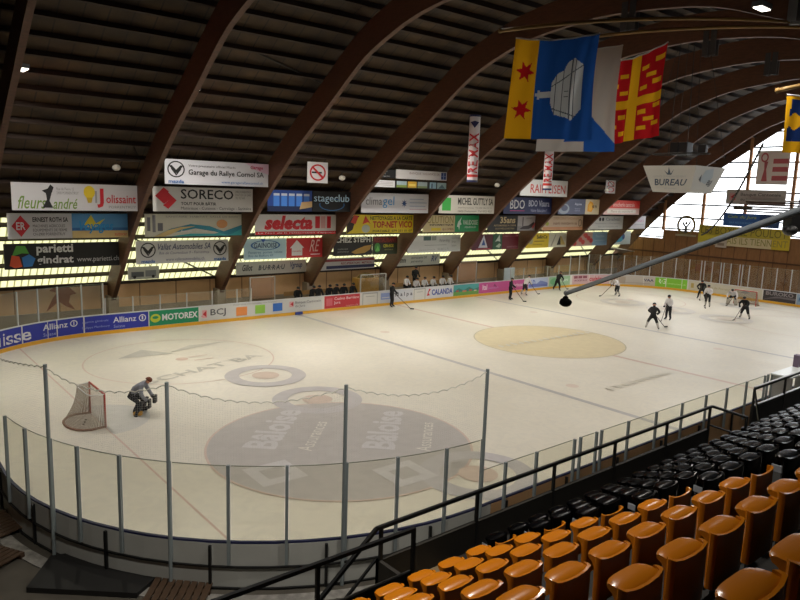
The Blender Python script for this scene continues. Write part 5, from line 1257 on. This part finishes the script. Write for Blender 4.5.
# ------------------------------------------------------------------ seats
ORG = mat('seat_orange', '#b86c10', .2, spec=.5); BLK = mat('seat_black', '#030304', .22, spec=.12)
LEGM = mat('seat_bracket', '#1b1b1c', .5)
def seat_parts(m, tag_plate=False, tip=False):
    r = empty('stadium_seat', (0,0,0))
    w, th = .218, .02
    # backrest: shell curved in plan with side flanges; origin at the back, on the step; x along the row, +y to the ice
    b = MB()
    prof = [(-w-.002,.05),(-w,.025),(-w+.01,.004),(-.12,-.012),(0,-.018),(.12,-.012),(w-.01,.004),(w,.025),(w+.002,.05)]
    def P(u, v, o):
        t = u*(len(prof)-1); i = min(int(t), len(prof)-2); f = t-i
        x = prof[i][0]*(1-f)+prof[i+1][0]*f; y = prof[i][1]*(1-f)+prof[i+1][1]*f
        top = .797+.016*(abs(x)/w)**3
        z = .40+(top-.40)*v
        return (x*(1-o*.10*(abs(x)/w)), y+.0*v+.0+(th if o else 0), z)
    n = 16
    A = [[b.bm.verts.new(P(i/n, j/5, 0)) for j in range(6)] for i in range(n+1)]
    B = [[b.bm.verts.new(P(i/n, j/5, 1)) for j in range(6)] for i in range(n+1)]
    for i in range(n):
        for j in range(5):
            b.bm.faces.new((A[i][j],A[i+1][j],A[i+1][j+1],A[i][j+1])); b.bm.faces.new((B[i][j],B[i][j+1],B[i+1][j+1],B[i+1][j]))
        b.bm.faces.new((A[i][5],A[i+1][5],B[i+1][5],B[i][5])); b.bm.faces.new((A[i][0],B[i][0],B[i+1][0],A[i+1][0]))
    for j in range(5):
        b.bm.faces.new((A[0][j],A[0][j+1],B[0][j+1],B[0][j])); b.bm.faces.new((A[n][j],B[n][j],B[n][j+1],A[n][j+1]))
    b.build('backrest', m, r, smooth=True, sharp=50)
    # pan folded up against the back: a shell whose rolled front lip makes a glossy shelf level with the top of the back
    if not tip:
        b = MB(); nu = 14
        prof2 = [(.03,.42),(.03,.70),(.015,.75),(.01,.788),(.03,.801),(.10,.803),(.15,.801),(.174,.795),(.181,.781),(.170,.766),(.12,.752),(.085,.71),(.075,.60),(.07,.44)]
        R = []
        for i in range(nu+1):
            t = i/nu*2-1; x = t*.205
            ring = []
            for (y, z) in prof2:
                f = max(0, (y-.06)/.13)
                yy = y - .035*f*abs(t)**4; zz = z - .012*f*(1-t*t)*0 - .006*abs(t)**4*(1 if z > .74 else 0)
                xx = x*(1-.10*f*abs(t)**2)
                ring.append(b.bm.verts.new((xx, yy, zz)))
            R.append(ring)
        for p, q in zip(R, R[1:]):
            for j in range(len(prof2)): k2 = (j+1) % len(prof2); b.bm.faces.new((p[j], p[k2], q[k2], q[j]))
        b.bm.faces.new(R[0][::-1]); b.bm.faces.new(R[-1])
        b.build('seat_pan', m, r, smooth=True, sharp=42)
    b = MB(); b.box((-.2,.06,.37),(.2,.12,.40)); b.box((-.03,.02,0.0),(.03,.10,.38)); b.build('bracket', LEGM, r)
    if tag_plate:
        b = MB(); b.box((-.228,.06,.62),(-.218,.17,.70)); o = b.build('number_plate', paint('#9aa0a8'), r); o['label'] = 'pale number plate'
    note_kids(r); return r
ordn = ['first','second','third','fourth','fifth','sixth','seventh','eighth','ninth','tenth','eleventh','twelfth','thirteenth','fourteenth','fifteenth','sixteenth','seventeenth','eighteenth','nineteenth','twentieth']
ordn += ['twenty-'+q for q in ordn[:9]] + ['thirtieth'] + ['thirty-'+q for q in ordn[:9]] + ['fortieth'] + ['forty-'+q for q in ordn[:9]]
protos = {}
def place_seat(kind, k, x, label, group):
    key = kind
    if key not in protos:
        protos[key] = seat_parts(ORG if 'orange' in kind else BLK, 'plate' in kind, 'tip' in kind); o = protos[key]; protos[key+'_used'] = True
    else: o = copy_tree(protos[key])
    o.location = (x, STY(k)+.02, STZ(k)-.80); tag(o, label, 'seat', group)
PIT_X = .562
def visible(x, y, z, m=14):
    u, v = px((x, y, z)); return -m < u < 800+m and -m < v < 600+m
for k in range(0, 8):
    for i in range(0, 20):
        x = -25.42-PIT_X*i
        if x > -32.3 and (visible(x, STY(k), STZ(k)) or visible(x+.2, STY(k)+.4, STZ(k)-.3)) and not (k >= 6 and x < -31.0):
            place_seat('orange_tip' if i == 0 else 'orange', k, x, 'orange plastic seat, %s row from the front, %s left of the black seats' % (ordn[k], ordn[i]), 'orange seats in the stand')
for k in range(-1, 7):
    for i in range(0, 48):
        x = -24.6+PIT_X*i
        if visible(x, STY(k), STZ(k)) or visible(x+.2, STY(k)+.4, STZ(k)-.3):
            place_seat('black_plate' if i == 0 else 'black', k, x, 'black plastic seat, %s black row from the front, %s right of the orange seats' % (ordn[k+1], ordn[i]), 'black seats in the stand')

# ------------------------------------------------------------------ pallets and mats on the floor at the lower left
def pallet(cx, cy, ang, w, l, label, n=8):
    r = empty('wooden_pallet', (cx, cy, FZ), label, 'pallet', 'wooden pallets on the floor', rz=ang)
    PM = mat('pallet_wood', '#45301c', .8, var=.4, scale=4, stretch=(1,8,1))
    for i in range(n): MB().box((-w/2+i*w/n+.015,-l/2,.1),(-w/2+(i+1)*w/n-.015,l/2,.13)).build('deck_board', PM, r)
    for y in (-l/2+.06, 0, l/2-.06): MB().box((-w/2,y-.05,0),(w/2,y+.05,.1)).build('bearer', PM, r)
pallet(-30.75,-7.2,A_(20+90),1.3,2.6,'wooden pallet lying at the lower left edge')
pallet(-31.2,-8.8,A_(30+90),1.2,1.8,'second wooden pallet below the one at the left edge')
pallet(-27.9,-12.35,A_(-38),1.3,1.1,'wooden pallet right of the dark rubber mat')
pallet(-28.9,-12.9,A_(-38),1.2,1.0,'wooden pallet at the bottom edge below the mat', 7)
r = empty('rubber_mat', (-29.2,-10.6,FZ), 'large dark rubber mat laid on the floor at the bottom left', 'mat')
b = MB(); P4 = [(-29.7,-9.35),(-28.9,-9.6),(-27.75,-11.35),(-28.65,-11.95),(-30.4,-10.4)]
b.face([(x,y,FZ+.12) for x,y in P4]); b.face([(x,y,FZ) for x,y in P4][::-1])
for i in range(5): q, w_ = P4[i], P4[(i+1)%5]; b.face([(q[0],q[1],FZ),(w_[0],w_[1],FZ),(w_[0],w_[1],FZ+.12),(q[0],q[1],FZ+.12)])
r2 = local(r, b.build('mat_sheet', mat('rubber', '#0e0d0c', .7, var=.3), r))
# pale frost line along the foot of the boards
b = MB(); sweep(b, S_NEAR1+1.5, PER-1, .3, .62, FZ, FZ+.03, .4)
o = b.build('scraped_snow', mat('dirty_snow', '#8d8a84', .7, var=.5, scale=5, bump=.5)); tag(o, 'strip of scraped dirty snow along the foot of the near boards', 'snow', kind='stuff')
